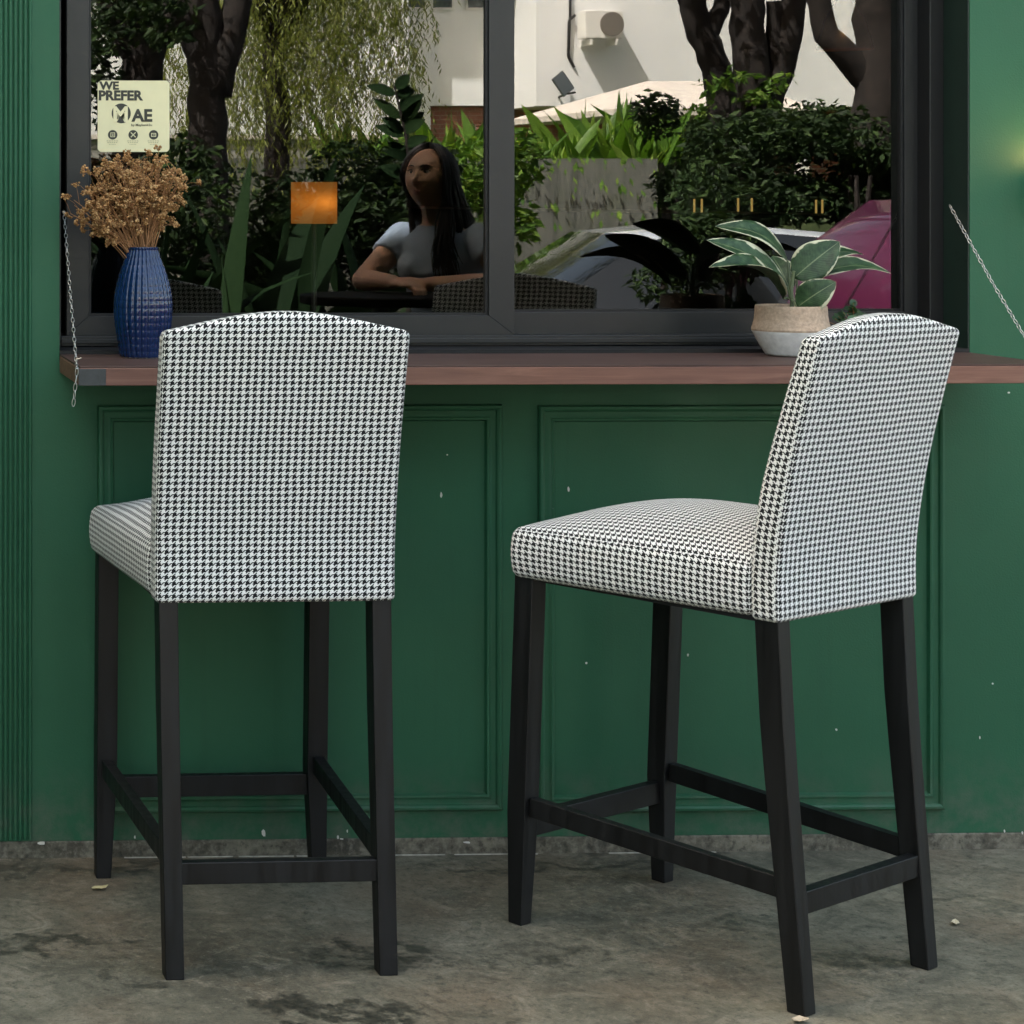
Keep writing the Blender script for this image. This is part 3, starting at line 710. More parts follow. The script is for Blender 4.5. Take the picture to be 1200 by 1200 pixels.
for bs_, tp, w, nr, ar, fo in specs:
    b = MB(); B0 = loc(*bs_); leaf(b, B0, loc(*tp), w, nr, ar, fo); o = b.build('leaf', M['varieg'], rub, smooth='all', angle=180)
    sm = o.modifiers.new('thickness', 'SOLIDIFY'); sm.thickness = .0008
    root = Vector((.0, 0, .0)); stemb.tube([Vector((B0.x*.2, 0, .035)), B0.lerp(Vector((0, 0, .04)), .45), B0], .0022, 6)
stemb.tube([(0, 0, 0), (.003, 0, .03), (.0, .0, .06), (.004, -.005, .095)], [.005, .0045, .004, .003], 8)
stemb.build('stem', simple('plant_stem', (.10, .13, .06), .5), rub, smooth=True)
# small round-leaved plant half hidden behind the angled stool
cp = at(1003, 405, -.10)
clv = thing('trailing_plant', 'small round leaved green plant tucked behind the angled stool backrest', 'plant', (cp.x, -.10, HC))
b = MB(); b.lathe([(.030, 0), (.034, .004), (.042, .05), (.043, .052), (.040, .052), (.038, .044), (.001, .044)], 28); b.build('pot', simple('dark_pot', (.03, .03, .03), .6), clv, smooth=True)
rl = MB(); r2 = random.Random(5); stm = MB()
for i in range(46):
    a = r2.uniform(0, 2*math.pi); rr = r2.uniform(.0, .058); c_ = Vector((rr*math.cos(a)-.006, rr*math.sin(a)*.7, .060+r2.uniform(0, .055)*(1-rr/.09)))
    nr = Vector((r2.uniform(-.6, .6), r2.uniform(-1, .1), r2.uniform(.1, 1))).normalized(); e1 = nr.orthogonal().normalized(); e2 = nr.cross(e1); q = r2.uniform(.007, .012)
    ns = 10; vs = [c_-nr*.002]+[c_+(e1*math.cos(2*math.pi*k/ns)+e2*math.sin(2*math.pi*k/ns))*q*(1-.18*abs(math.cos(math.pi*k/ns*1.0))) for k in range(ns)]
    rl.add(vs, [(0, 1+k, 1+(k+1) % ns) for k in range(ns)]); stm.tube([(c_.x*.3, c_.y*.3, .044), c_.lerp(Vector((0, 0, .05)), .3), c_], .0006, 4)
rl.build('leaf', foliage('clover_leaves', [(0, (.025, .06, .025)), (1, (.07, .14, .06))], .5, .2), clv, smooth='all', angle=180); stm.build('stem', M['dried_stem'], clv)

# ------------------------------------------------------------------ fallen leaves on the floor
def litter(px, py, size, rot, label, col):
    c, s = math.cos(YAW), math.sin(YAW); u = (px-PPX)/F_PX; D = CH/((py-PPY)/F_PX/(c-s*u)); p = Vector(((c*u+s)/(c-s*u)*D, D-CD, 0))
    b = MB(); vs = []; n = 9
    for i in range(n):
        a = 2*math.pi*i/n; q = size*(1-.35*abs(math.sin(a)))*random.uniform(.8, 1.15); vs.append((math.cos(a)*q, math.sin(a)*q*.75, .004+.006*random.random()))
    vs.append((0, 0, .002)); b.add(vs, [(i, (i+1) % n, n) for i in range(n)])
    o = b.build('fallen_leaf', simple('dry_leaf', col, .7, var=.15), None); o.location = p+Vector((0, 0, .001)); o.rotation_euler.z = rot
    o.modifiers.new('t', 'SOLIDIFY').thickness = .0012
    tag(o, label, 'leaf')
litter(116, 1043, .018, .2, 'pale yellow dry leaf on the floor near the front legs of the square-set stool', (.50, .42, .22))
litter(1119, 1084, .015, 1.0, 'cream coloured leaf scrap on the floor to the right of the angled stool', (.58, .50, .34))
litter(938, 1199, .016, 0, 'pale leaf scrap at the foot of the nearest leg of the angled stool', (.50, .40, .28))

# ------------------------------------------------------------------ inside the cafe
lp = at(368, 262, 1.15); lw_ = .061
tl_ = thing('table_lamp', 'lit square orange lampshade glowing inside the window', 'lamp', (lp.x, 1.15, 1.05))
t = NT('glowing_shade'); sx = t.n('SeparateXYZ'); t.l(t.objc(), sx.inputs[0])
em = t.n('BsdfTranslucent'); em.inputs[0].default_value = (.85, .58, .28, 1); dfz = t.n('Emission'); dfz.inputs[0].default_value = (1, .38, .07, 1); dfz.inputs[1].default_value = .012
ad = t.n('AddShader'); t.l(em.outputs[0], ad.inputs[0]); t.l(dfz.outputs[0], ad.inputs[1]); t.l(ad.outputs[0], t.o.inputs[0]); M['shade'] = t.m
z0 = lp.z-1.05; h = 49/F_PX*5.66
b = MB(); b.lathe([(lw_, z0), (lw_, z0+h)], 40, cap=False); o = b.build('lamp_shade', M['shade'], tl_, smooth=True); o.modifiers.new('t', 'SOLIDIFY').thickness = .002
b = MB(); b.lathe([(.045, 0), (.045, .012), (.008, .02), (.006, z0+.03)], 24); b.build('base', simple('dark_bronze', (.03, .022, .014), .6), tl_, smooth=True)
L_ = bpy.data.lights.new('lamp_bulb', 'POINT'); L_.energy = .0062; L_.color = (1, .62, .28); L_.shadow_soft_size = .02
lo = bpy.data.objects.new('lamp_bulb', L_); COL.objects.link(lo); lo.parent = tl_; lo.location = (.010, -.030, z0+h*.52)
b = MB(); tb = thing('cafe_table', 'dark wooden table inside the cafe carrying the orange lamp', 'table', (lp.x, 1.2, 0))
b.box(-.6, .6, -.35, .35, 1.01, 1.05); b.build('table_top', M['int_wood'], tb, bevel=.004)
b = MB(); b.box(-.05, .05, -.05, .05, .02, 1.01); b.box(-.3, .3, -.3, .3, .011, .03); b.build('pedestal', M['dark_int'], tb)
gl_m = NT('amber_glow'); e_ = gl_m.n('Emission'); e_.inputs[0].default_value = (1, .62, .18, 1); e_.inputs[1].default_value = .05; gl_m.l(e_.outputs[0], gl_m.o.inputs[0])
for i, (px, py, w, lab) in enumerate(((818, 240, 6, 'small caged amber light inside the window, leftmost of three'), (873, 239, 11, 'small caged amber light inside the window, the widest and middle one of three'), (960, 241, 5, 'small caged amber light inside the window just above the rubber plant'))):
    p = at(px, py, 3.4); s = 7.9/F_PX; q = thing('cage_light', lab, 'lamp', (p.x, 3.4, p.z-9*s), 0, 'caged amber lights inside the cafe')
    for k in (-1, 1): b = MB(); x = k*w*s*.75; b.tube([(x, 0, 0), (x, 0, 16*s)], 1.2*s, 10); b.build('bulb', gl_m.m, q, smooth=True)
    b = MB(); b.box(-w*s-.004, w*s+.004, -.03, .03, -.01, -.002); b.box(-w*s-.004, w*s+.004, -.03, .03, 17*s+.002, 17*s+.01); b.box(-.01, .01, .031, 4.35, -.006, 0); b.build('cage', M['int_wood'], q)
p = at(990, 58, 2.2); cpn = thing('pendant_lamp', 'copper pendant lampshade glowing faintly at the top right of the window', 'lamp', (p.x, 2.2, p.z))
M['copper'] = simple('copper', (.75, .32, .12), .35, 1.0)
b = MB(); b.lathe([(.085, 0), (.06, .10), (.02, .16), (.004, .19)], 32, cap=False); o = b.build('lamp_shade', M['copper'], cpn, smooth=True); o.modifiers.new('t', 'SOLIDIFY').thickness = .002
b = MB(); b.tube([(0, 0, .18), (0, 0, 1.6)], .004, 6); b.build('cord', M['dark_int'], cpn)
L_ = bpy.data.lights.new('pendant_bulb', 'POINT'); L_.energy = .12; L_.color = (1, .5, .2); L_.shadow_soft_size = .03
lo = bpy.data.objects.new('pendant_bulb', L_); COL.objects.link(lo); lo.parent = cpn; lo.location = (0, 0, .05)
# wall lamp just past the right edge, its warm pool reaches into the picture
p = at(1232, 246, 0); wl = thing('wall_lamp', 'small warm wall lamp on the plain green wall beyond the right chain', 'lamp', (p.x, -.001, p.z))
b = MB(); b.lathe([(.03, 0), (.03, .10), (.026, .10), (.026, .0)], 24, (0, -.06, 0), cap=False); b.build('shade', M['alu'], wl, smooth=True)
b = MB(); b.box(-.02, .02, -.03, 0, .03, .07); b.build('bracket', M['alu'], wl)
b = MB(); b.ball((0, -.06, .05), .018, 16, 10); b.build('bulb', gl_m.m, wl, smooth=True)
L_ = bpy.data.lights.new('wall_bulb', 'POINT'); L_.energy = .17; L_.color = (1, .50, .16); L_.shadow_soft_size = .02
lo = bpy.data.objects.new('wall_bulb', L_); COL.objects.link(lo); lo.parent = wl; lo.location = (0, -.07, .10)

exec_street = True
# ------------------------------------------------------------------ across the street (what the window mirrors)
bd = thing('white_house', 'white rendered house with brick ground floor across the street, mirrored in the window', 'house', (0, 0, 1.15))
def SX(px, D): return street(px, 230, D).x
def SZ(py, D): return street(700, py, D).z
YB = 2*GY+CD-40.0; YF = YB+1.6                                  # back plane, projecting upper floor
def bz(z): return z-1.15
xa, xb, xc = SX(60, 40), SX(600, 40), SX(630, 38.4)
zbk = SZ(124, 40)
b = MB(); xm = SX(500, 40); b.box(xa-6, xm, YB-8, YB+.25, -.5, 9); b.box(xm+.001, xb+.8, YB-8, YB, bz(zbk), 9); b.box(xc, xc+22, YB-8, YF, bz(SZ(124, 38.4)), 9); b.box(xb+.801, xc-.001, YB-8, YB-.5, bz(zbk), 9); b.build('wall', M['render'], bd)
b = MB(); b.box(xm+.002, xc+22, YB-8, YB-.15, -.5, bz(zbk)-.002); b.build('ground_floor', M['brick'], bd)
b = MB(); b.box(xa-7, xc+23, YB-9, YF+.8, 9.001, 9.3); b.build('roof', M['roof_tile'], bd)
def louvre(px0, px1, py0, py1, D, y):
    x0, x1 = SX(px0, D), SX(px1, D); z0, z1 = bz(SZ(py1, D)), bz(SZ(py0, D)); b = MB(); b.box(x0, x1, y+.001, y+.06, z0, z1); f = b.build('window', M['white_metal'], bd)
    b = MB(); n = int((z1-z0)/.14)
    for k in range(n):
        z = z0+.06+k*(z1-z0-.08)/n; b.bar((x0+.05, y+.075, z+.04), (x1-.05, y+.075, z+.04), .10, .10, .012, .012, (0, .5, .8))
    b.box(x0+.04, x1-.04, y+.0605, y+.064, z0+.04, z1-.04); b.build('louvre', M['louvre'], f)
louvre(472, 498, -40, 12, 39.8, YB+.25); louvre(504, 531, -40, 12, 40, YB); louvre(545, 574, -40, 12, 40, YB); louvre(602, 612, -40, 18, 40.5, YB-.5)
# roof overhang casting the shade on the left bay
b = MB(); b.box(SX(405, 40), SX(580, 40), YB+.251, YB+.85, bz(SZ(-48, 40)), bz(SZ(-56, 40))); b.box(SX(462, 40), SX(466, 40), YB+.251, YB+.70, bz(zbk), bz(SZ(-48, 40))-.01); b.build('awning_slab', M['render'], bd)
# air conditioner
D_ = 38.2; ax0, ax1, az0, az1 = SX(680, D_), SX(725, D_), SZ(46, D_), SZ(13, D_)
ac = thing('air_conditioner', 'white outdoor air conditioner unit on the upper white wall, mirrored in the window', 'air conditioner', (ax0, YF, az0))
w, h = ax1-ax0, az1-az0
b = MB(); b.box(0, w, .12, .50, 0, h); b.build('casing', M['white_metal'], ac, bevel=.02)
b = MB(); b.lathe([(.001, 0), (h*.43, 0), (h*.43, .02), (.001, .02)], 32); o = b.build('fan_grille', M['grille'], ac); o.rotation_euler = (-math.pi/2, 0, 0); o.location = (w*.70, .502, h*.5)
for q in (.1, w-.14): b = MB(); b.box(q, q+.04, .001, .5, -.12, -.01); b.build('bracket', M['white_metal'], ac)
b = MB(); b.tube([(-.02, .1, h*.9), (-.12, .05, h*.7), (-.13, .03, -.3), (-.02, .03, -.5)], .03, 6); b.tube([(-.10, .04, h*.8), (-.10, .04, h+2.5)], .025, 6); b.build('pipe', M['alu'], ac)
p = street(661, 107, 38.2); fl = thing('flood_light', 'small tilted floodlight panel on a bracket low on the white wall', 'lamp', (p.x, YF, p.z))
b = MB(); b.bar((-.12, .25, .30), (.10, .25, -.02), .04, .04, .34, .34, (0, .7, .7)); b.build('panel', M['louvre'], fl); b = MB(); b.tube([(0, 0, -.1), (0, .3, -.05), (.2, .3, -.02)], .02, 6); b.build('arm', M['alu'], fl)
# low hipped lean-to roof in front
D_ = 33; y0 = 2*GY+CD-D_
ln = thing('lean_to_shed', 'low pale hipped lean-to roof beside the white house behind the trees', 'shed', (SX(735, D_), y0, 1.15))
def lx(px): return SX(px, D_)-SX(735, D_)
e0, e1 = bz(SZ(127, D_)), bz(SZ(84, D_))
b = MB(); b.add([(lx(722), .0, e0), (lx(960), .0, e0), (lx(960), -2.6, e1), (lx(838), -2.6, e1), (lx(722), -5, e0), (lx(722), .0, e0-.10), (lx(960), 0, e0-.10), (lx(722), -5, e0-.10), (lx(960), -2.6, e0-.1)],
                [(0, 1, 2, 3), (0, 3, 4), (5, 6, 1, 0), (0, 4, 7, 5), (7, 8, 6, 5), (4, 3, 2, 8, 7), (1, 6, 8, 2)]); b.build('roof', M['roof_tile'], ln)
for px in (745, 860, 950): b = MB(); b.box(lx(px)-.08, lx(px)+.08, -.3, -.14, -.3, e0-.10); b.build('post', M['white_metal'], ln)
# walls
gw = thing('retaining_wall', 'streaked grey concrete retaining wall below the bright green hedge, mirrored in the window', 'wall', (0, -17.2, -.06))
b = MB(); zt = SZ(186, 22)+.06; b.box(-30, SX(768, 22), -.149, .1, 0, zt); b.build('face', M['retain'], gw)
g2 = thing('garden_wall', 'low pale garden wall in front of the white house behind the drooping tree', 'wall', (SX(370, 30), 2*GY+CD-30, 1.15))
b = MB(); b.box(-6, SX(480, 30)-SX(370, 30), -.1, .1, -.3, bz(SZ(164, 30))); b.build('face', M['pave'], g2); b = MB(); b.box(-6, SX(480, 30)-SX(370, 30), -.16, .16, bz(SZ(164, 30))+.001, bz(SZ(161, 30))+.03); b.build('coping', M['roof_tile'], g2)

# vegetation -----------------------------------------------------------------
def leafcloud(b, c, rad, n, size, rnd, up=.0, lobes=6, hang=0):
    c = Vector(c); lob = [(c+Vector((rnd.uniform(-.75, .75)*rad[0], rnd.uniform(-.75, .75)*rad[1], rnd.uniform(-.65, .75)*rad[2])), rnd.uniform(.3, .55)) for _ in range(lobes)]
    for i in range(n):
        lc, ls = lob[i % lobes]
        while True:
            q = Vector((rnd.uniform(-1, 1), rnd.uniform(-1, 1), rnd.uniform(-1, 1)))
            if .25 < q.length < 1: break
        p = lc+Vector((q.x*rad[0]*ls, q.y*rad[1]*ls, q.z*rad[2]*ls))
        d = Vector((rnd.uniform(-1, 1), rnd.uniform(-1, 1), rnd.uniform(-.7, .5)-hang)).normalized(); nr = d.orthogonal().normalized(); nr = Matrix.Rotation(rnd.uniform(0, 6.28), 3, d) @ nr
        sd = d.cross(nr); L = size*rnd.uniform(.6, 1.3); w = L*.22
        b.add([p, p+d*L*.45+sd*w+nr*w*.4, p+d*L, p+d*L*.45-sd*w+nr*w*.4], [(0, 1, 2), (0, 2, 3)])
def wig(a, b_, n, amp, rnd):
    a, b_ = Vector(a), Vector(b_)
    return [a.lerp(b_, i/n)+(Vector((rnd.uniform(-amp, amp), rnd.uniform(-amp, amp), 0)) if 0 < i < n else Vector()) for i in range(n+1)]
def tree(label, base, limbs, crowns, seed, leafmat, group=None, size=.11):
    rn = random.Random(seed); base = Vector(base); o = thing('tree', label, 'tree', base, 0, group); b = MB()
    for pts, r0, r1 in limbs:
        path = []
        for k in range(len(pts)-1): path += wig(Vector(pts[k])-base, Vector(pts[k+1])-base, 4, r0*.12, rn)[(0 if k == 0 else 1):]
        m = len(path); b.tube(path, [r0+(r1-r0)*i/(m-1) for i in range(m)], 12)
    b.build('trunk', M['bark'], o, smooth='all', angle=180)
    b = MB()
    for c, rad, n in crowns: leafcloud(b, Vector(c)-base, rad, n, size, rn, lobes=9)
    b.build('crown', leafmat, o); return o
def sp_(px, py, D): return street(px, py, D)
tg = 'shade trees along the street, mirrored in the window'
D_ = 14.5; g_ = lambda px, D: Vector((SX(px, D), 2*GY+CD-D, -.2))
tree('dark forked street tree, its two limbs parting above the strap-leaved plants', g_(246, D_), [([g_(246, D_), sp_(243, 190, D_), sp_(244, 95, D_), sp_(236, 0, D_), sp_(228, -160, D_)], .155, .10), ([sp_(250, 110, D_), sp_(270, 40, D_), sp_(288, -40, D_), sp_(330, -220, D_)], .13, .06), ([sp_(236, 70, D_), sp_(205, 0, D_), sp_(170, -80, D_)], .09, .05)],
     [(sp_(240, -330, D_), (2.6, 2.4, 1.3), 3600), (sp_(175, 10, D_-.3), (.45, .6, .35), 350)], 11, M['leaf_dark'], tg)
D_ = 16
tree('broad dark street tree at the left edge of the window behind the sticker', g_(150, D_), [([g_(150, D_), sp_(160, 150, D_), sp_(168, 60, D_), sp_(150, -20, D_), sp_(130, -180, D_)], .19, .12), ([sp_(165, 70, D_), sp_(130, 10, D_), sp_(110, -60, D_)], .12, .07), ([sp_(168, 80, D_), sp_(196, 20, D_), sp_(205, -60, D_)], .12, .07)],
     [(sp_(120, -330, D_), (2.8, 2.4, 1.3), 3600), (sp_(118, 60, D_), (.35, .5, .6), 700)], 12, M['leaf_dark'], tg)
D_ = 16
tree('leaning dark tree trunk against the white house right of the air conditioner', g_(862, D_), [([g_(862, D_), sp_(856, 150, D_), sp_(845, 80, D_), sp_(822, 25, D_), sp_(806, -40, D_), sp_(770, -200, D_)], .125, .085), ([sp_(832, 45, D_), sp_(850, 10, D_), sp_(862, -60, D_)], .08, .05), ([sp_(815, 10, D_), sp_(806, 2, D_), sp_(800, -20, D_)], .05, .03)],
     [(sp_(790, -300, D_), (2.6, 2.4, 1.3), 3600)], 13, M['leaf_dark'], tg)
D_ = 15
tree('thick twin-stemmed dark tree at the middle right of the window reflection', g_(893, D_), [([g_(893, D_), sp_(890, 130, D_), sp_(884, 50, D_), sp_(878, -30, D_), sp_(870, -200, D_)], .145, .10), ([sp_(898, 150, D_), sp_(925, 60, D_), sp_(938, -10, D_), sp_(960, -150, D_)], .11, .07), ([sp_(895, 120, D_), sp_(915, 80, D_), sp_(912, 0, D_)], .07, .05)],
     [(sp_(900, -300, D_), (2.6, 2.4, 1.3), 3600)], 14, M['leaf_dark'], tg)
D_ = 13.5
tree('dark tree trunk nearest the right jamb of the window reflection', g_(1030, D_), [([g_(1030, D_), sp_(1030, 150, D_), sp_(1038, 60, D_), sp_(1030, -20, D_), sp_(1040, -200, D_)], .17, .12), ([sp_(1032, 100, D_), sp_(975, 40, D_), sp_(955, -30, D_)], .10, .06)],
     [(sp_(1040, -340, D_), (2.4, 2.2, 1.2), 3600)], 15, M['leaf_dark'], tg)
# drooping yellow-green tree
D_ = 20; rn = random.Random(21); base = Vector((SX(330, D_), 2*GY+CD-D_, 1.15))
wl_ = thing('willow_tree', 'yellow green weeping tree with hanging whips left of the white house', 'tree', base)
b = MB(); b.tube(wig((0, 0, 0), Vector((-.1, 0, 2.6)), 5, .05, rn), [.12]*3+[.1]*3, 10); bl = MB()
for k in range(26):
    a = rn.uniform(0, 6.28); q = rn.uniform(.3, 1.35); tip = Vector((math.cos(a)*q, math.sin(a)*q*.8, 2.6+rn.uniform(.1, 1.2))); b.tube(wig((-.1, 0, rn.uniform(1.6, 2.5)), tip, 4, .06, rn), [.05, .04, .03, .02, .01], 6)
for k in range(1000):
    a = rn.uniform(0, 6.28); q = rn.uniform(.0, 1.0)**.6*1.25; p = Vector((math.cos(a)*q+.05, math.sin(a)*q*.9, 2.15+rn.uniform(-.5, 1.6)-.45*q)); L = rn.uniform(.5, 1.35)
    if p.x > .45: p.z += .35*(p.x-.45)*2
    dr = Vector((rn.uniform(-.15, .15)+.08, rn.uniform(-.15, .15), -1)); n = int(L/.028)
    for i in range(n):
        c = p+dr*(L*i/n)+Vector((.12*math.sin(i*.15+k), 0, 0)); d = Vector((rn.uniform(-.8, .8), rn.uniform(-.8, .8), -1)).normalized(); sd = d.orthogonal().normalized(); sd = Matrix.Rotation(rn.uniform(0, 6.28), 3, d) @ sd; l_ = rn.uniform(.045, .10); w = .0075
        bl.add([c, c+d*l_*.5+sd*w, c+d*l_, c+d*l_*.5-sd*w], [(0, 1, 2, 3)])
b.build('trunk', M['bark'], wl_, smooth='all', angle=180); bl.build('crown', M['leaf_willow'], wl_)
# broad-leaved clumps along the retaining wall
def blades(b, n, L, W, rnd, spread=.5, up=1.0, seg=7):
    for i in range(n):
        a = rnd.uniform(0, 6.28); o = Vector((rnd.uniform(-.12, .12), rnd.uniform(-.08, .08), 0)); q = rnd.uniform(.1, spread); l_ = L*rnd.uniform(.6, 1.1); d = Vector((math.cos(a)*q, math.sin(a)*q, up)).normalized()
        sd = d.cross(Vector((math.sin(a+rnd.uniform(-1.5, 1.5)), math.cos(a), .1))).normalized(); vs, fs = [], []
        for k in range(seg+1):
            t_ = k/seg; c = o+d*(l_*t_)+Vector((math.cos(a), math.sin(a), -.7))*(.28*l_*q*t_**2.4*1.6); w = W*l_*(math.sin(math.pi*min(1, .06+t_*.94)**.8)**.8)
            nn = d.cross(sd); vs += [c-sd*w, c+nn*w*.25, c+sd*w]
        for k in range(seg): fs += [(k*3, k*3+1, k*3+4, k*3+3), (k*3+1, k*3+2, k*3+5, k*3+4)]
        b.add(vs, fs)
rn = random.Random(31); protos = []
for v in range(3):
    b = MB(); blades(b, 13, .85, .085, rn); me_o = b.build('broad_leaf_plant', M['leaf_bright'], None, smooth='all', angle=180); protos.append(me_o)
first = True; used = set()
xs = [(px, rn.uniform(23.0, 24.6)) for px in list(range(405, 580, 17))+list(range(608, 850, 11))]
for i, (px, D) in enumerate(xs):
    k = i % 3; o = protos[k] if k not in used else protos[k].copy()
    if k in used: COL.objects.link(o)
    used.add(k); o.location = (SX(px, D), 2*GY+CD-D, 1.15); s_ = rn.uniform(1.05, 1.5)*(1.2 if 690 < px < 810 else 1.0); o.scale = (s_, s_, s_*1.15); o.rotation_euler.z = rn.uniform(0, 6.28)
    tag(o, 'bright green broad leaved plant in the sunlit row above the retaining wall', 'plant', 'broad leaved plants in the sunlit hedge row')
rn = random.Random(33); vine = thing('creeper', 'sparse pale creeper leaves trailing over the top of the grey retaining wall', 'plant', (SX(660, 22), -17.05, SZ(186, 22))); b = MB()
for k in range(80):
    q = rn.random(); c = Vector((rn.uniform(-.65, .9), .06+rn.uniform(0, .06), .03-.75*q*q)); d = Vector((rn.uniform(-.5, .5), rn.uniform(0, .5), -1)).normalized(); sd = Vector((1, 0, rn.uniform(-.4, .4))).normalized(); l_ = rn.uniform(.05, .14); w = l_*.22
    b.add([c, c+d*l_*.5+sd*w, c+d*l_, c+d*l_*.5-sd*w], [(0, 1, 2, 3)])
b.build('foliage', M['leaf_bright'], vine)
# dark strap-leaved plants by the kerb
pm = M['leaf_strap']
def strap(label, px, D, n, L, seed, zbase=.55, spread=.9):
    rn = random.Random(seed); o = thing('strap_leaf_plant', label, 'plant', (SX(px, D), 2*GY+CD-D, -.2 if 2*GY+CD-D < KERB else 0)); b = MB(); blades(b, n, L, .055, rn, spread, 1.0, 10)
    l_ = b.build('leaf', pm, o, smooth='all', angle=180); l_.location.z = zbase; b = MB(); b.lathe([(.16, 0), (.20, .02), (.26, zbase-.03), (.27, zbase), (.24, zbase), (.23, zbase-.05), (.001, zbase-.05)], 28); b.build('pot', M['bracket'], o, smooth=True)
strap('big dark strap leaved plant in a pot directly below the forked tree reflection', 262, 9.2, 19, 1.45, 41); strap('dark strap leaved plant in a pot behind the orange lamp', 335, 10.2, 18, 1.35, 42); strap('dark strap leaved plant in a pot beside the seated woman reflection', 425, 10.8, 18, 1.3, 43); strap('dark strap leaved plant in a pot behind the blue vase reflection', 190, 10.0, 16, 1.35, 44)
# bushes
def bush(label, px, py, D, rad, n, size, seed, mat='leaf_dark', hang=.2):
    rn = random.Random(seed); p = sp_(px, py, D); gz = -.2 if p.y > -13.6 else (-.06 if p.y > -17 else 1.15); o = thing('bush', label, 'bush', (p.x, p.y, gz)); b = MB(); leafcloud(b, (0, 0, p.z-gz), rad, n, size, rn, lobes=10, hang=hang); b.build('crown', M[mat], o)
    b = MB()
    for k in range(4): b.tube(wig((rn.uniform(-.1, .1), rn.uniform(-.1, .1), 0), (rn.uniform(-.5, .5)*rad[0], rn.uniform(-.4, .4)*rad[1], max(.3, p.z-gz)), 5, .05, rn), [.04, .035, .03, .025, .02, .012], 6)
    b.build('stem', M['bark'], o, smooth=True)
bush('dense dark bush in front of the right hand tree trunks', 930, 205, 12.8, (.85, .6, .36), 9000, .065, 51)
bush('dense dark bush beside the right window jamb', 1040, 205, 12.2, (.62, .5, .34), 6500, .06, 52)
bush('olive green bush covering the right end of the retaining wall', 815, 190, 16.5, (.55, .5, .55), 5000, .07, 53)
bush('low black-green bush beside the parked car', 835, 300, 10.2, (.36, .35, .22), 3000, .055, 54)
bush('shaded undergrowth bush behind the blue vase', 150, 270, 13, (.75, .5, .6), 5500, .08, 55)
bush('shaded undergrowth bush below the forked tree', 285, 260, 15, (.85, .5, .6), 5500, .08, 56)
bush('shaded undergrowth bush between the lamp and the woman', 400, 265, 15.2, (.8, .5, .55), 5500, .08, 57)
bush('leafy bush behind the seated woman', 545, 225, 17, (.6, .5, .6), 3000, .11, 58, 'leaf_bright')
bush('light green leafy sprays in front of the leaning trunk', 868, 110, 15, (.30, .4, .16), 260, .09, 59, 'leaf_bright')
# young rubber tree sprig against the white wall
D_ = 9.6; p0 = g_(478, D_); sb = thing('sapling', 'dark upright sapling with oval leaves against the white wall above the woman', 'tree', p0); b = MB()
tip = sp_(462, 100, D_)-p0; bsr = sp_(484, 215, D_)-p0; b.tube([(0, 0, 0), (.0, 0, bsr.z*.6), tuple(bsr), tuple(bsr.lerp(tip, .5)+Vector((.01, 0, 0))), tuple(tip)], [.018, .015, .012, .008, .004], 8); b.build('trunk', M['bark'], sb, smooth=True)
b = MB(); rn = random.Random(61)
for k in range(26):
    q = rn.uniform(-.05, 1.02); c = bsr.lerp(tip, q); d = Vector((rn.choice((-1, 1))*rn.uniform(.5, 1), rn.uniform(-.5, .5), rn.uniform(.1, .9))).normalized(); leaf(b, c, c+d*rn.uniform(.10, .16), .056, (rn.uniform(-.4, .4), 1, .3), .05, .2, 6, 2)
b.build('leaf', pm, sb, smooth='all', angle=180)
bush_t = None

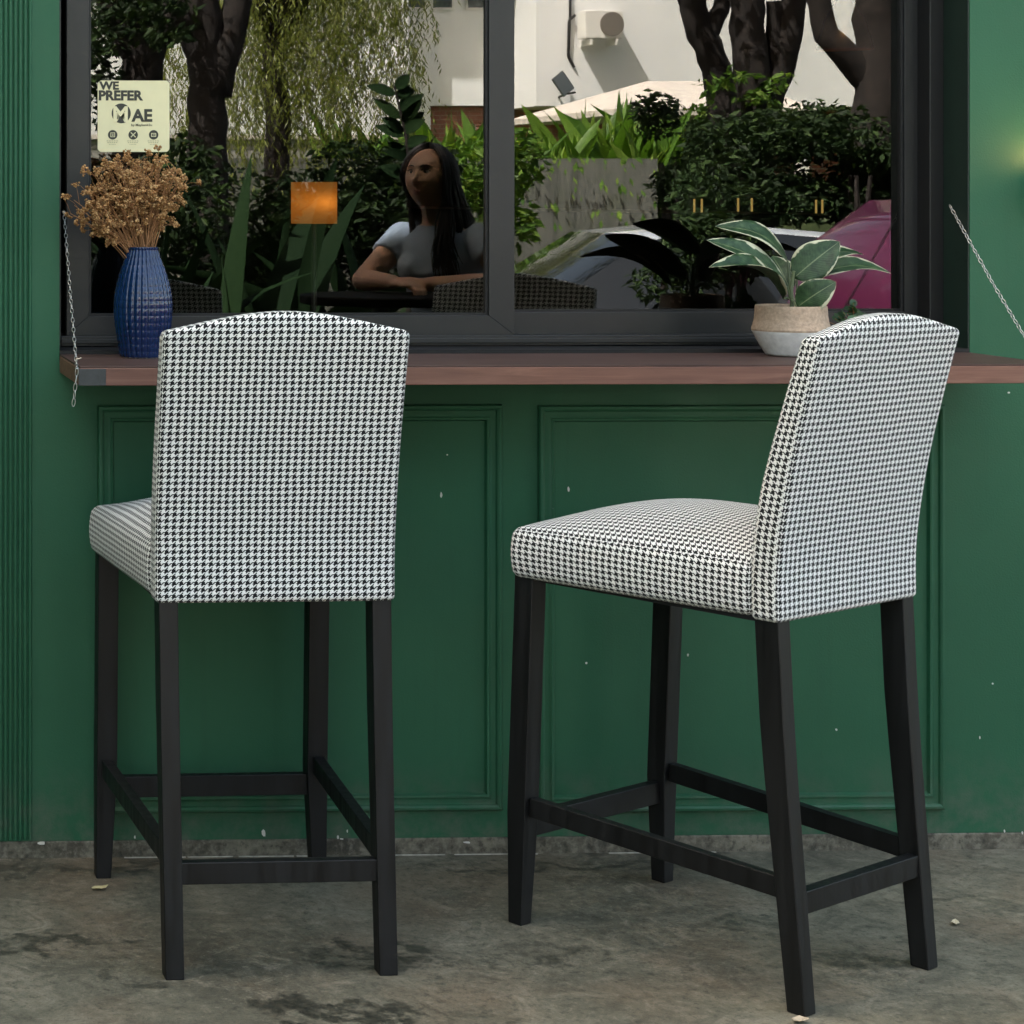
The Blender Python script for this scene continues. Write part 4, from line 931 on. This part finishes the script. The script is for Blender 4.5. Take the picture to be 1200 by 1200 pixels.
# parked cars -----------------------------------------------------------------
def car(label, loc, rz, paint, tall=False, name='parked_car'):
    o = thing(name, label, 'car', loc, rz)
    #      x,   zb,  zs,  zr,  w,   wr
    ST = [(0.0, .36, .56, .58, .56, .46), (.10, .24, .68, .70, .74, .66), (.55, .20, .76, .82, .82, .72), (1.20, .20, .84, .92, .85, .74), (1.30, .20, .85, .95, .855, .73), (2.02, .20, .88, 1.40, .86, .60), (2.60, .20, .90, 1.455, .86, .60), (3.25, .20, .91, 1.40, .86, .60), (3.85, .22, .92, 1.02, .83, .66), (4.05, .30, .88, .92, .78, .64), (4.15, .40, .70, .72, .66, .56)]
    if tall: ST = [(0.0, .36, .62, .64, .60, .50), (.10, .26, .80, .82, .76, .68), (.45, .22, .92, .98, .82, .72), (.95, .22, .98, 1.08, .85, .75), (1.05, .22, .99, 1.12, .855, .75), (1.75, .22, 1.02, 1.58, .86, .66), (2.50, .22, 1.03, 1.64, .86, .66), (3.70, .22, 1.03, 1.60, .86, .68), (3.98, .24, 1.02, 1.38, .84, .70), (4.10, .30, .98, 1.10, .82, .72), (4.15, .40, .80, .82, .72, .62)]
    def ring(x, zb, zs, zr, w, wr):
        return [(x, -w*.86, zb), (x, -w, zb+.12), (x, -w, zs-.10), (x, -w*.97, zs), (x, -wr-.02, zr-.035), (x, -wr*.86, zr), (x, wr*.86, zr), (x, wr+.02, zr-.035), (x, w*.97, zs), (x, w, zs-.10), (x, w, zb+.12), (x, w*.86, zb)]
    rings = [ring(*s) for s in ST]; n = 12; body, glass = MB(), MB(); vs = [v for r in rings for v in r]; fb, fg = [], []
    for i in range(len(rings)-1):
        for k in range(n):
            f = (i*n+k, (i+1)*n+k, (i+1)*n+(k+1) % n, i*n+(k+1) % n)
            cabin = 4 <= i <= 7
            isg = (4 <= i <= (6 if tall else 7) and k in (3, 7)) or (i in ((4,) if tall else (4, 7)) and k in (4, 5, 6))
            (fg if isg else fb).append(f)
    fb += [tuple(range(n)), tuple((len(rings)-1)*n+k for k in range(n-1, -1, -1))]
    body.add(vs, fb); glass.add(vs, fg)
    bo = body.build('body', paint, o, smooth=True, angle=40); go = glass.build('window', M['carglass'], o, smooth=True, angle=30)
    b = MB()
    for x in (.78, 3.32):
        for sg in (-1, 1):
            b = MB(); b.lathe([(.19, -.10), (.30, -.095), (.325, -.06), (.325, .06), (.30, .095), (.19, .10)], 28); w = b.build('wheel', M['tyre'], o, smooth=True); w.rotation_euler.x = math.pi/2; w.location = (x, sg*.77, .325)
            b = MB(); b.lathe([(.001, -.104), (.19, -.098), (.19, .098), (.001, .104)], 24); b.build('rim', M['steel'], w, smooth=True)
    for sg in (-1, 1):
        b = MB(); b.ball((.14, sg*.60, .62), (.10, .13, .06), 12, 8); b.build('headlight', M['white_metal'], o, smooth=True)
        b = MB(); b.ball((4.06, sg*.62, .80), (.06, .12, .08), 12, 8); b.build('taillight', simple('red_lens', (.5, .02, .02), .2), o, smooth=True)
        b = MB(); b.ball((1.52, sg*.95, .98), (.07, .10, .065), 12, 8); b.build('wing_mirror', paint, o, smooth=True)
    return o
M['carglass'] = simple('car_glass', (.012, .014, .016), .03, 0, 1.0, Coat_Weight=1.0, Coat_Roughness=.02); M['tyre'] = simple('tyre_rubber', (.02, .02, .02), .8)
def paint(nm, col, metal=.3): return simple(nm, col, .3, metal, .5, .05, Coat_Weight=1.0, Coat_Roughness=.03)
x_ = SX(712, 12.5)
car('silver blue parked car with a bright sloping windscreen, mirrored in the window', (x_-2.02, 2*GY+CD-12.5, -.2), 0, paint('silver_blue_paint', (.60, .66, .74), .0))
x_ = SX(992, 9.6)
car('magenta parked car behind the potted rubber plant, mirrored in the window', (x_+4.15, 2*GY+CD-9.6, -.2), math.pi, paint('magenta_paint', (.10, .016, .052), .0), True)
#WOMAN
# ------------------------------------------------------------------ seated woman, outside to the right, seen only in the window
wp = street(510, 230, 7.35)
WR = R_(50)
fwd = Vector((-math.sin(WR), math.cos(WR), 0))
WB = Vector((wp.x, wp.y, 0))-fwd*.13
woman = thing('person', 'dark haired woman in a pale blue tee shirt resting folded arms on a table', 'person', WB, WR)
def vox(bm_parts, name, size, it=3):
    """fuse closed pieces into one continuous surface"""
    me = bpy.data.meshes.new(name); me.from_pydata(bm_parts.v, [], bm_parts.f); o = bpy.data.objects.new(name, me); COL.objects.link(o)
    m = o.modifiers.new('r', 'REMESH'); m.mode = 'VOXEL'; m.voxel_size = size; q = o.modifiers.new('s', 'SMOOTH'); q.factor = .5; q.iterations = it
    r = bpy.data.meshes.new_from_object(o.evaluated_get(bpy.context.evaluated_depsgraph_get())); bpy.data.objects.remove(o)
    for p in r.polygons: p.use_smooth = True
    r.materials.clear(); return r
def limb(b, pts, rad, n=14):
    """tapered limb with round ends, rings interpolated so that bends stay full"""
    pts = [Vector(p) for p in pts]; P, Q = [], []
    for k in range(len(pts)-1):
        for i in range(5): P.append(pts[k].lerp(pts[k+1], i/5)); Q.append(rad[k]+(rad[k+1]-rad[k])*i/5)
    P.append(pts[-1]); Q.append(rad[-1]); b.tube(P, Q, n)
    for p, r in zip(pts, rad): b.ball(p, r*1.0, n, 8)
def trunk_(b, secs, n=28):
    """stacked elliptic sections (centre, half width, half depth)"""
    vs = []
    for c, rx, ry in secs:
        for k in range(n): a = 2*math.pi*k/n; vs.append((c[0]+rx*math.cos(a), c[1]+ry*math.sin(a), c[2]))
    m = len(secs); b.add(vs, [(i*n+k, i*n+(k+1) % n, (i+1)*n+(k+1) % n, (i+1)*n+k) for i in range(m-1) for k in range(n)]+[tuple(range(n-1, -1, -1)), tuple((m-1)*n+k for k in range(n))])
HC_ = Vector((0, .165, 1.478))
TORSO = [((0, 0, .78), .150, .105), ((0, .005, .86), .155, .110), ((0, .025, .96), .128, .095), ((0, .05, 1.06), .132, .100), ((0, .075, 1.15), .148, .112), ((0, .085, 1.21), .150, .100), ((0, .092, 1.265), .140, .080), ((0, .098, 1.305), .095, .060), ((0, .102, 1.325), .060, .050)]
BB = MB(); trunk_(BB, TORSO)
limb(BB, [(0, .100, 1.29), (0, .122, 1.36), (0, .145, 1.43)], [.060, .050, .054])
ARM = {}
for sg in (1, -1):
    sh = Vector((sg*.158, .092, 1.265))
    el = Vector((.315, .175, 1.122)) if sg > 0 else Vector((-.195, .285, 1.122))
    wr = Vector((.105, .335, 1.118)) if sg > 0 else Vector((-.010, .370, 1.124)); ARM[sg] = (sh, el, wr)
    limb(BB, [sh, sh.lerp(el, .5), el], [.054, .044, .037]); limb(BB, [el, el.lerp(wr, .35), wr], [.037, .037, .025])
    hv = Vector((-.88, .20, .16)).normalized() if sg > 0 else Vector((.86, .10, -.08)).normalized(); sd_ = hv.cross(Vector((0, 0, 1))).normalized(); up_ = sd_.cross(hv)
    for q in (-.018, -.006, .006, .018): limb(BB, [wr, wr+hv*.04+sd_*q*1.1, wr+hv*.078+sd_*q*1.15], [.020, .0135, .0115], 10)
    for f in range(4):
        Lf = (.064, .074, .070, .055)[f]; o_ = sd_*((f-1.5)*.0190); b0 = wr+hv*.074+o_; b1 = b0+hv*Lf*.45+up_*-.004; b2 = b1+hv*Lf*.30-up_*.014; b3 = b2+hv*Lf*.12-up_*.018
        limb(BB, [b0, b1, b2, b3], [.0098, .0090, .0084, .0070], 10)
    t0 = wr+hv*.022-sd_*.020; t1 = t0+hv*.032-sd_*.020; limb(BB, [t0, t1, t1+hv*.026-sd_*.004-up_*.004], [.0125, .0108, .0085], 10)
LEGS = {}
for sg in (1, -1):
    hp = Vector((sg*.085, .02, .80)); kn = Vector((sg*.11, .44, .80)); an = Vector((sg*.10, .40, .37)); LEGS[sg] = (hp, kn, an)
    limb(BB, [hp, kn], [.088, .058]); limb(BB, [kn, kn.lerp(an, .35), an], [.058, .054, .036]); limb(BB, [an+Vector((0, -.03, -.05)), an+Vector((0, .06, -.055)), an+Vector((sg*.01, .15, -.068))], [.034, .034, .022])
# head: shaped ellipsoid
YAWH, TILT = R_(-4), R_(9)
HM = Matrix.Translation(HC_) @ Matrix.Rotation(YAWH, 4, 'Z') @ Matrix.Rotation(TILT, 4, 'X')
g = lambda v, c, s: math.exp(-((v-c)/s)**2)
def headpt(x, y, z):
    """unit direction -> head surface; y is forward"""
    px, py, pz = x*.079, y*.093, z*.107
    if z < 0:
        k = (-z)**1.6; px *= 1-.33*k; 
        if y < 0: py *= 1-.45*k
        else: py *= 1+.02*k
    if y > 0:
        f = y
        nose = g(x, 0, .17)*(max(0, min(1, (.30-z)/.55))**1.3 if z > -.25 else max(0, 1-(-.25-z)/.10))
        py += f*.024*nose
        py -= f*.011*(g(x, .40, .20)+g(x, -.40, .20))*g(z, .13, .13)
        py += f*.004*g(z, .32, .10)*g(abs(x), .35, .35)
        py += f*.0075*g(z, -.50, .06)*g(x, 0, .26)+f*.0065*g(z, -.62, .055)*g(x, 0, .22)-f*.003*g(z, -.555, .025)*g(x, 0, .24)
        py += f*.008*g(z, -.90, .14)*g(x, 0, .30)
        py += f*.004*(g(x, .55, .2)+g(x, -.55, .2))*g(z, -.12, .2)
    return (px, py, pz)
bmh = bmesh.new(); bmesh.ops.create_icosphere(bmh, subdivisions=5, radius=1)
for v in bmh.verts:
    n_ = v.co.normalized(); v.co = HM @ Vector(headpt(*n_))
for sg in (-1, 1):      # ears
    e = bmesh.ops.create_icosphere(bmh, subdivisions=2, radius=1)['verts']
    for v in e: v.co = HM @ Vector((sg*.077+v.co.x*.010, -.012+v.co.y*.018, .002+v.co.z*.031))
bmh.verts.ensure_lookup_table(); bmh.verts.index_update()
BB.add([v.co.copy() for v in bmh.verts], [tuple(v.index for v in f.verts) for f in bmh.faces]); bmh.free()
me2 = vox(BB, 'body', .0042, 3)
t = NT('skin'); n_ = t.noise(40, 4, vec=t.objc()); t.prin(t.ramp(n_, [(.3, (.38, .215, .14)), (.7, (.46, .27, .18))]), .5, spec=.4, Subsurface_Weight=.1, Subsurface_Radius=(.01, .004, .002)); M['skin'] = t.m
link('body', me2, M['skin'], woman)
def wpart(name, mat, fn):
    b = MB(); fn(b); return b.build(name, mat, woman, smooth=True, angle=180)
def hp_(x, y, z, out=0.0):
    v = Vector((x, y, z)).normalized(); return HM @ (Vector(headpt(*v))+v*out)
def ycomp(x, z): return math.sqrt(max(0, 1-x*x-z*z))
for sg in (-1, 1):
    b = MB(); c = hp_(sg*.36, ycomp(.36, .13), .13, -.004); b.ball(c, (.0125, .010, .0065), 12, 8); e = b.build('eye', simple('eye_white', (.55, .52, .48), .25), woman, smooth='all', angle=180)
    b = MB(); b.ball(c+fwd*0+Vector((0, .0075, 0)), (.0055, .004, .0055), 12, 8); b.build('iris', simple('dark_iris', (.02, .012, .008), .15), e, smooth='all', angle=180)
    b = MB(); b.tube([hp_(sg*q, ycomp(q, .29+h_), .29+h_, .0015) for q, h_ in ((.16, -.01), (.28, .03), (.42, .04), (.56, -.01))], [.0012, .0020, .0018, .0008], 6); b.tube([hp_(sg*q, ycomp(q, .13+h_), .13+h_, .003) for q, h_ in ((.20, .02), (.30, .055), (.42, .06), (.54, .02))], .0016, 5); b.build('eyebrow', simple('brow_hair', (.015, .010, .008), .8), woman, smooth=True)
b = MB(); b.tube([hp_(q, ycomp(q, -.515-.02*abs(q)), -.515-.02*abs(q), .0005) for q in (-.24, -.12, -.05, 0, .05, .12, .24)], [.001, .0042, .0052, .0048, .0052, .0042, .001], 8); b.tube([hp_(q, ycomp(q, -.60), -.60+.02*abs(q), .0003) for q in (-.20, -.10, 0, .10, .20)], [.001, .005, .006, .005, .001], 8); b.build('lips', simple('lips', (.30, .10, .085), .45), woman, smooth=True)
# tee shirt, shell round the torso and upper arms
tb_ = MB(); trunk_(tb_, [(c, rx+.012, ry+.012) for c, rx, ry in TORSO[1:7]]+[((0, .100, 1.300), .098, .066), ((0, .104, 1.316), .080, .060)])
for sg in (1, -1):
    sh, el, wr = ARM[sg]; d = (el-sh); tb_.tube([sh.lerp(el, q) for q in (0, .1, .2, .3, .42)], [.062, .061, .060, .059, .0585], 20); tb_.ball(sh, .063, 20, 12)
    for q in (-1, 1): tb_.ball(Vector((q*.068, .165, 1.165)), (.060, .045, .055), 16, 10)
ts = vox(tb_, 'tee_shirt', .006, 4)
t = NT('pale_blue_cotton'); mp = t.n('Mapping'); mp.inputs['Scale'].default_value = (1, 1, .5); t.l(t.objc(), mp.inputs[0]); n_ = t.noise(15, 3, .5, vec=mp.outputs[0], dist=1.5); t.prin(t.ramp(n_, [(.3, (.20, .26, .34)), (.7, (.26, .32, .41))]), .9, spec=.2, bump=n_, bstr=.5, bdist=.02, Sheen_Weight=.2); link('tee_shirt', ts, t.m, woman)
tj = MB(); trunk_(tj, [((0, .0, .745), .150, .110), ((0, 0, .80), .165, .118), ((0, .003, .87), .163, .118), ((0, .01, .90), .155, .112)])
for sg in (1, -1):
    hp, kn, an = LEGS[sg]; limb(tj, [hp, kn], [.097, .070]); limb(tj, [kn, kn.lerp(an, .35), an+Vector((0, 0, .03))], [.070, .065, .052])
link('trousers', vox(tj, 'trousers', .008, 4), simple('dark_denim', (.02, .022, .028), .9), woman)
for sg in (1, -1):
    b = MB(); an = LEGS[sg][2]; limb(b, [an+Vector((0, -.03, -.048)), an+Vector((0, .06, -.052)), an+Vector((sg*.01, .15, -.064))], [.040, .041, .029]); b.build('shoe', M['underlay'], woman, smooth=True, angle=180)
# hair: long strands from a side parting
rn = random.Random(77); b = MB()
hi = HM.inverted()
for k in range(1000):
    az = rn.uniform(-math.pi*.66, math.pi*.66)                 # 0 = back of head
    sg = 1 if math.sin(az) > 0 else -1
    lay = rn.uniform(.004, .020); path = []; x_end, y_end = math.sin(az), -math.cos(az)
    for i in range(7):
        th = .06+i/6*(math.pi*.5-.06)
        st_ = Vector((math.sin(th)*x_end*(1), math.sin(th)*y_end+ .22*(1-i/6), math.cos(th))).normalized()
        path.append(HM @ (Vector((st_.x*.079, st_.y*.093, st_.z*.107))+st_*lay))
    p = Vector(path[-1]); front = max(0, y_end)
    Lh = rn.uniform(.26, .40); ph = rn.uniform(0, 6.28); sx_ = sg
    tgt = Vector((sx_*(.078+.02*abs(math.sin(az))), (.075 if y_end > .05 else -.005)+.06*y_end, p.z-Lh))
    if y_end > .15 and sx_ > 0: tgt = Vector((.092+rn.uniform(-.055, .05), .215+rn.uniform(-.02, .02), p.z-Lh-.02))
    if y_end > .15 and sx_ < 0: tgt = Vector((-.085+rn.uniform(-.02, .02), .0, p.z-Lh*.8))
    if abs(math.sin(az)) < .6: tgt = Vector((p.x*1.1, -.005+rn.uniform(-.025, .02), p.z-Lh))
    for i in range(1, 9):
        q = i/8; c = p.lerp(tgt, q); c.z = p.z+(tgt.z-p.z)*q
        c += Vector((.013*math.sin(ph*.4+az*2+q*9), .011*math.cos(ph*.4+q*8), 0))*q; path.append(c)
    m = len(path); b.tube(path, [.0030 if i < m-3 else .0030*(m-i)/4 for i in range(m)], 5)
t = NT('black_hair'); r_ = t.n('NewGeometry').outputs['Random Per Island']; t.prin(t.ramp(r_, [(0, (.006, .005, .005)), (1, (.020, .014, .011))]), .42, spec=.4); b.build('hair', t.m, woman, smooth='all', angle=180)
# bar table and stool she uses
tw = WB+fwd*.46
bt = thing('bar_table', 'dark round bar table under the seated woman\'s folded arms, mirrored in the window', 'table', (tw.x, tw.y, 0))
b = MB(); b.lathe([(.001, 1.052), (.265, 1.052), (.27, 1.06), (.27, 1.078), (.266, 1.083), (.001, 1.083)], 48); b.build('table_top', simple('dark_table', (.006, .005, .004), .75, spec=.1), bt, smooth=True)
b = MB(); b.tube([(0, 0, .02), (0, 0, 1.051)], .03, 16); b.build('pedestal', M['bracket'], bt, smooth=True); b = MB(); b.lathe([(.001, .0), (.22, .0), (.22, .012), (.05, .03), (.001, .03)], 40); b.build('base', M['bracket'], bt, smooth=True)
sw_ = thing('bar_stool', 'plain black round bar stool the seated woman sits on, mirrored in the window', 'stool', (WB.x, WB.y, 0), WR)
b = MB(); b.lathe([(.001, .655), (.17, .655), (.185, .668), (.185, .69), (.17, .705), (.001, .708)], 40); b.build('seat', M['underlay'], sw_, smooth=True)
for sx_ in (-1, 1):
    for sy_ in (-1, 1): b = MB(); b.bar((sx_*.19, sy_*.19, 0), (sx_*.12, sy_*.12, .655), .032, .032, .032, .032, (1, 0, 0)); b.build('leg', M['blackwood'], sw_)
b = MB(); b.lathe([(.158, .28), (.170, .28), (.170, .296), (.158, .296), (.158, .28)], 40, cap=False); b.build('foot_ring', M['blackwood'], sw_, smooth=True)
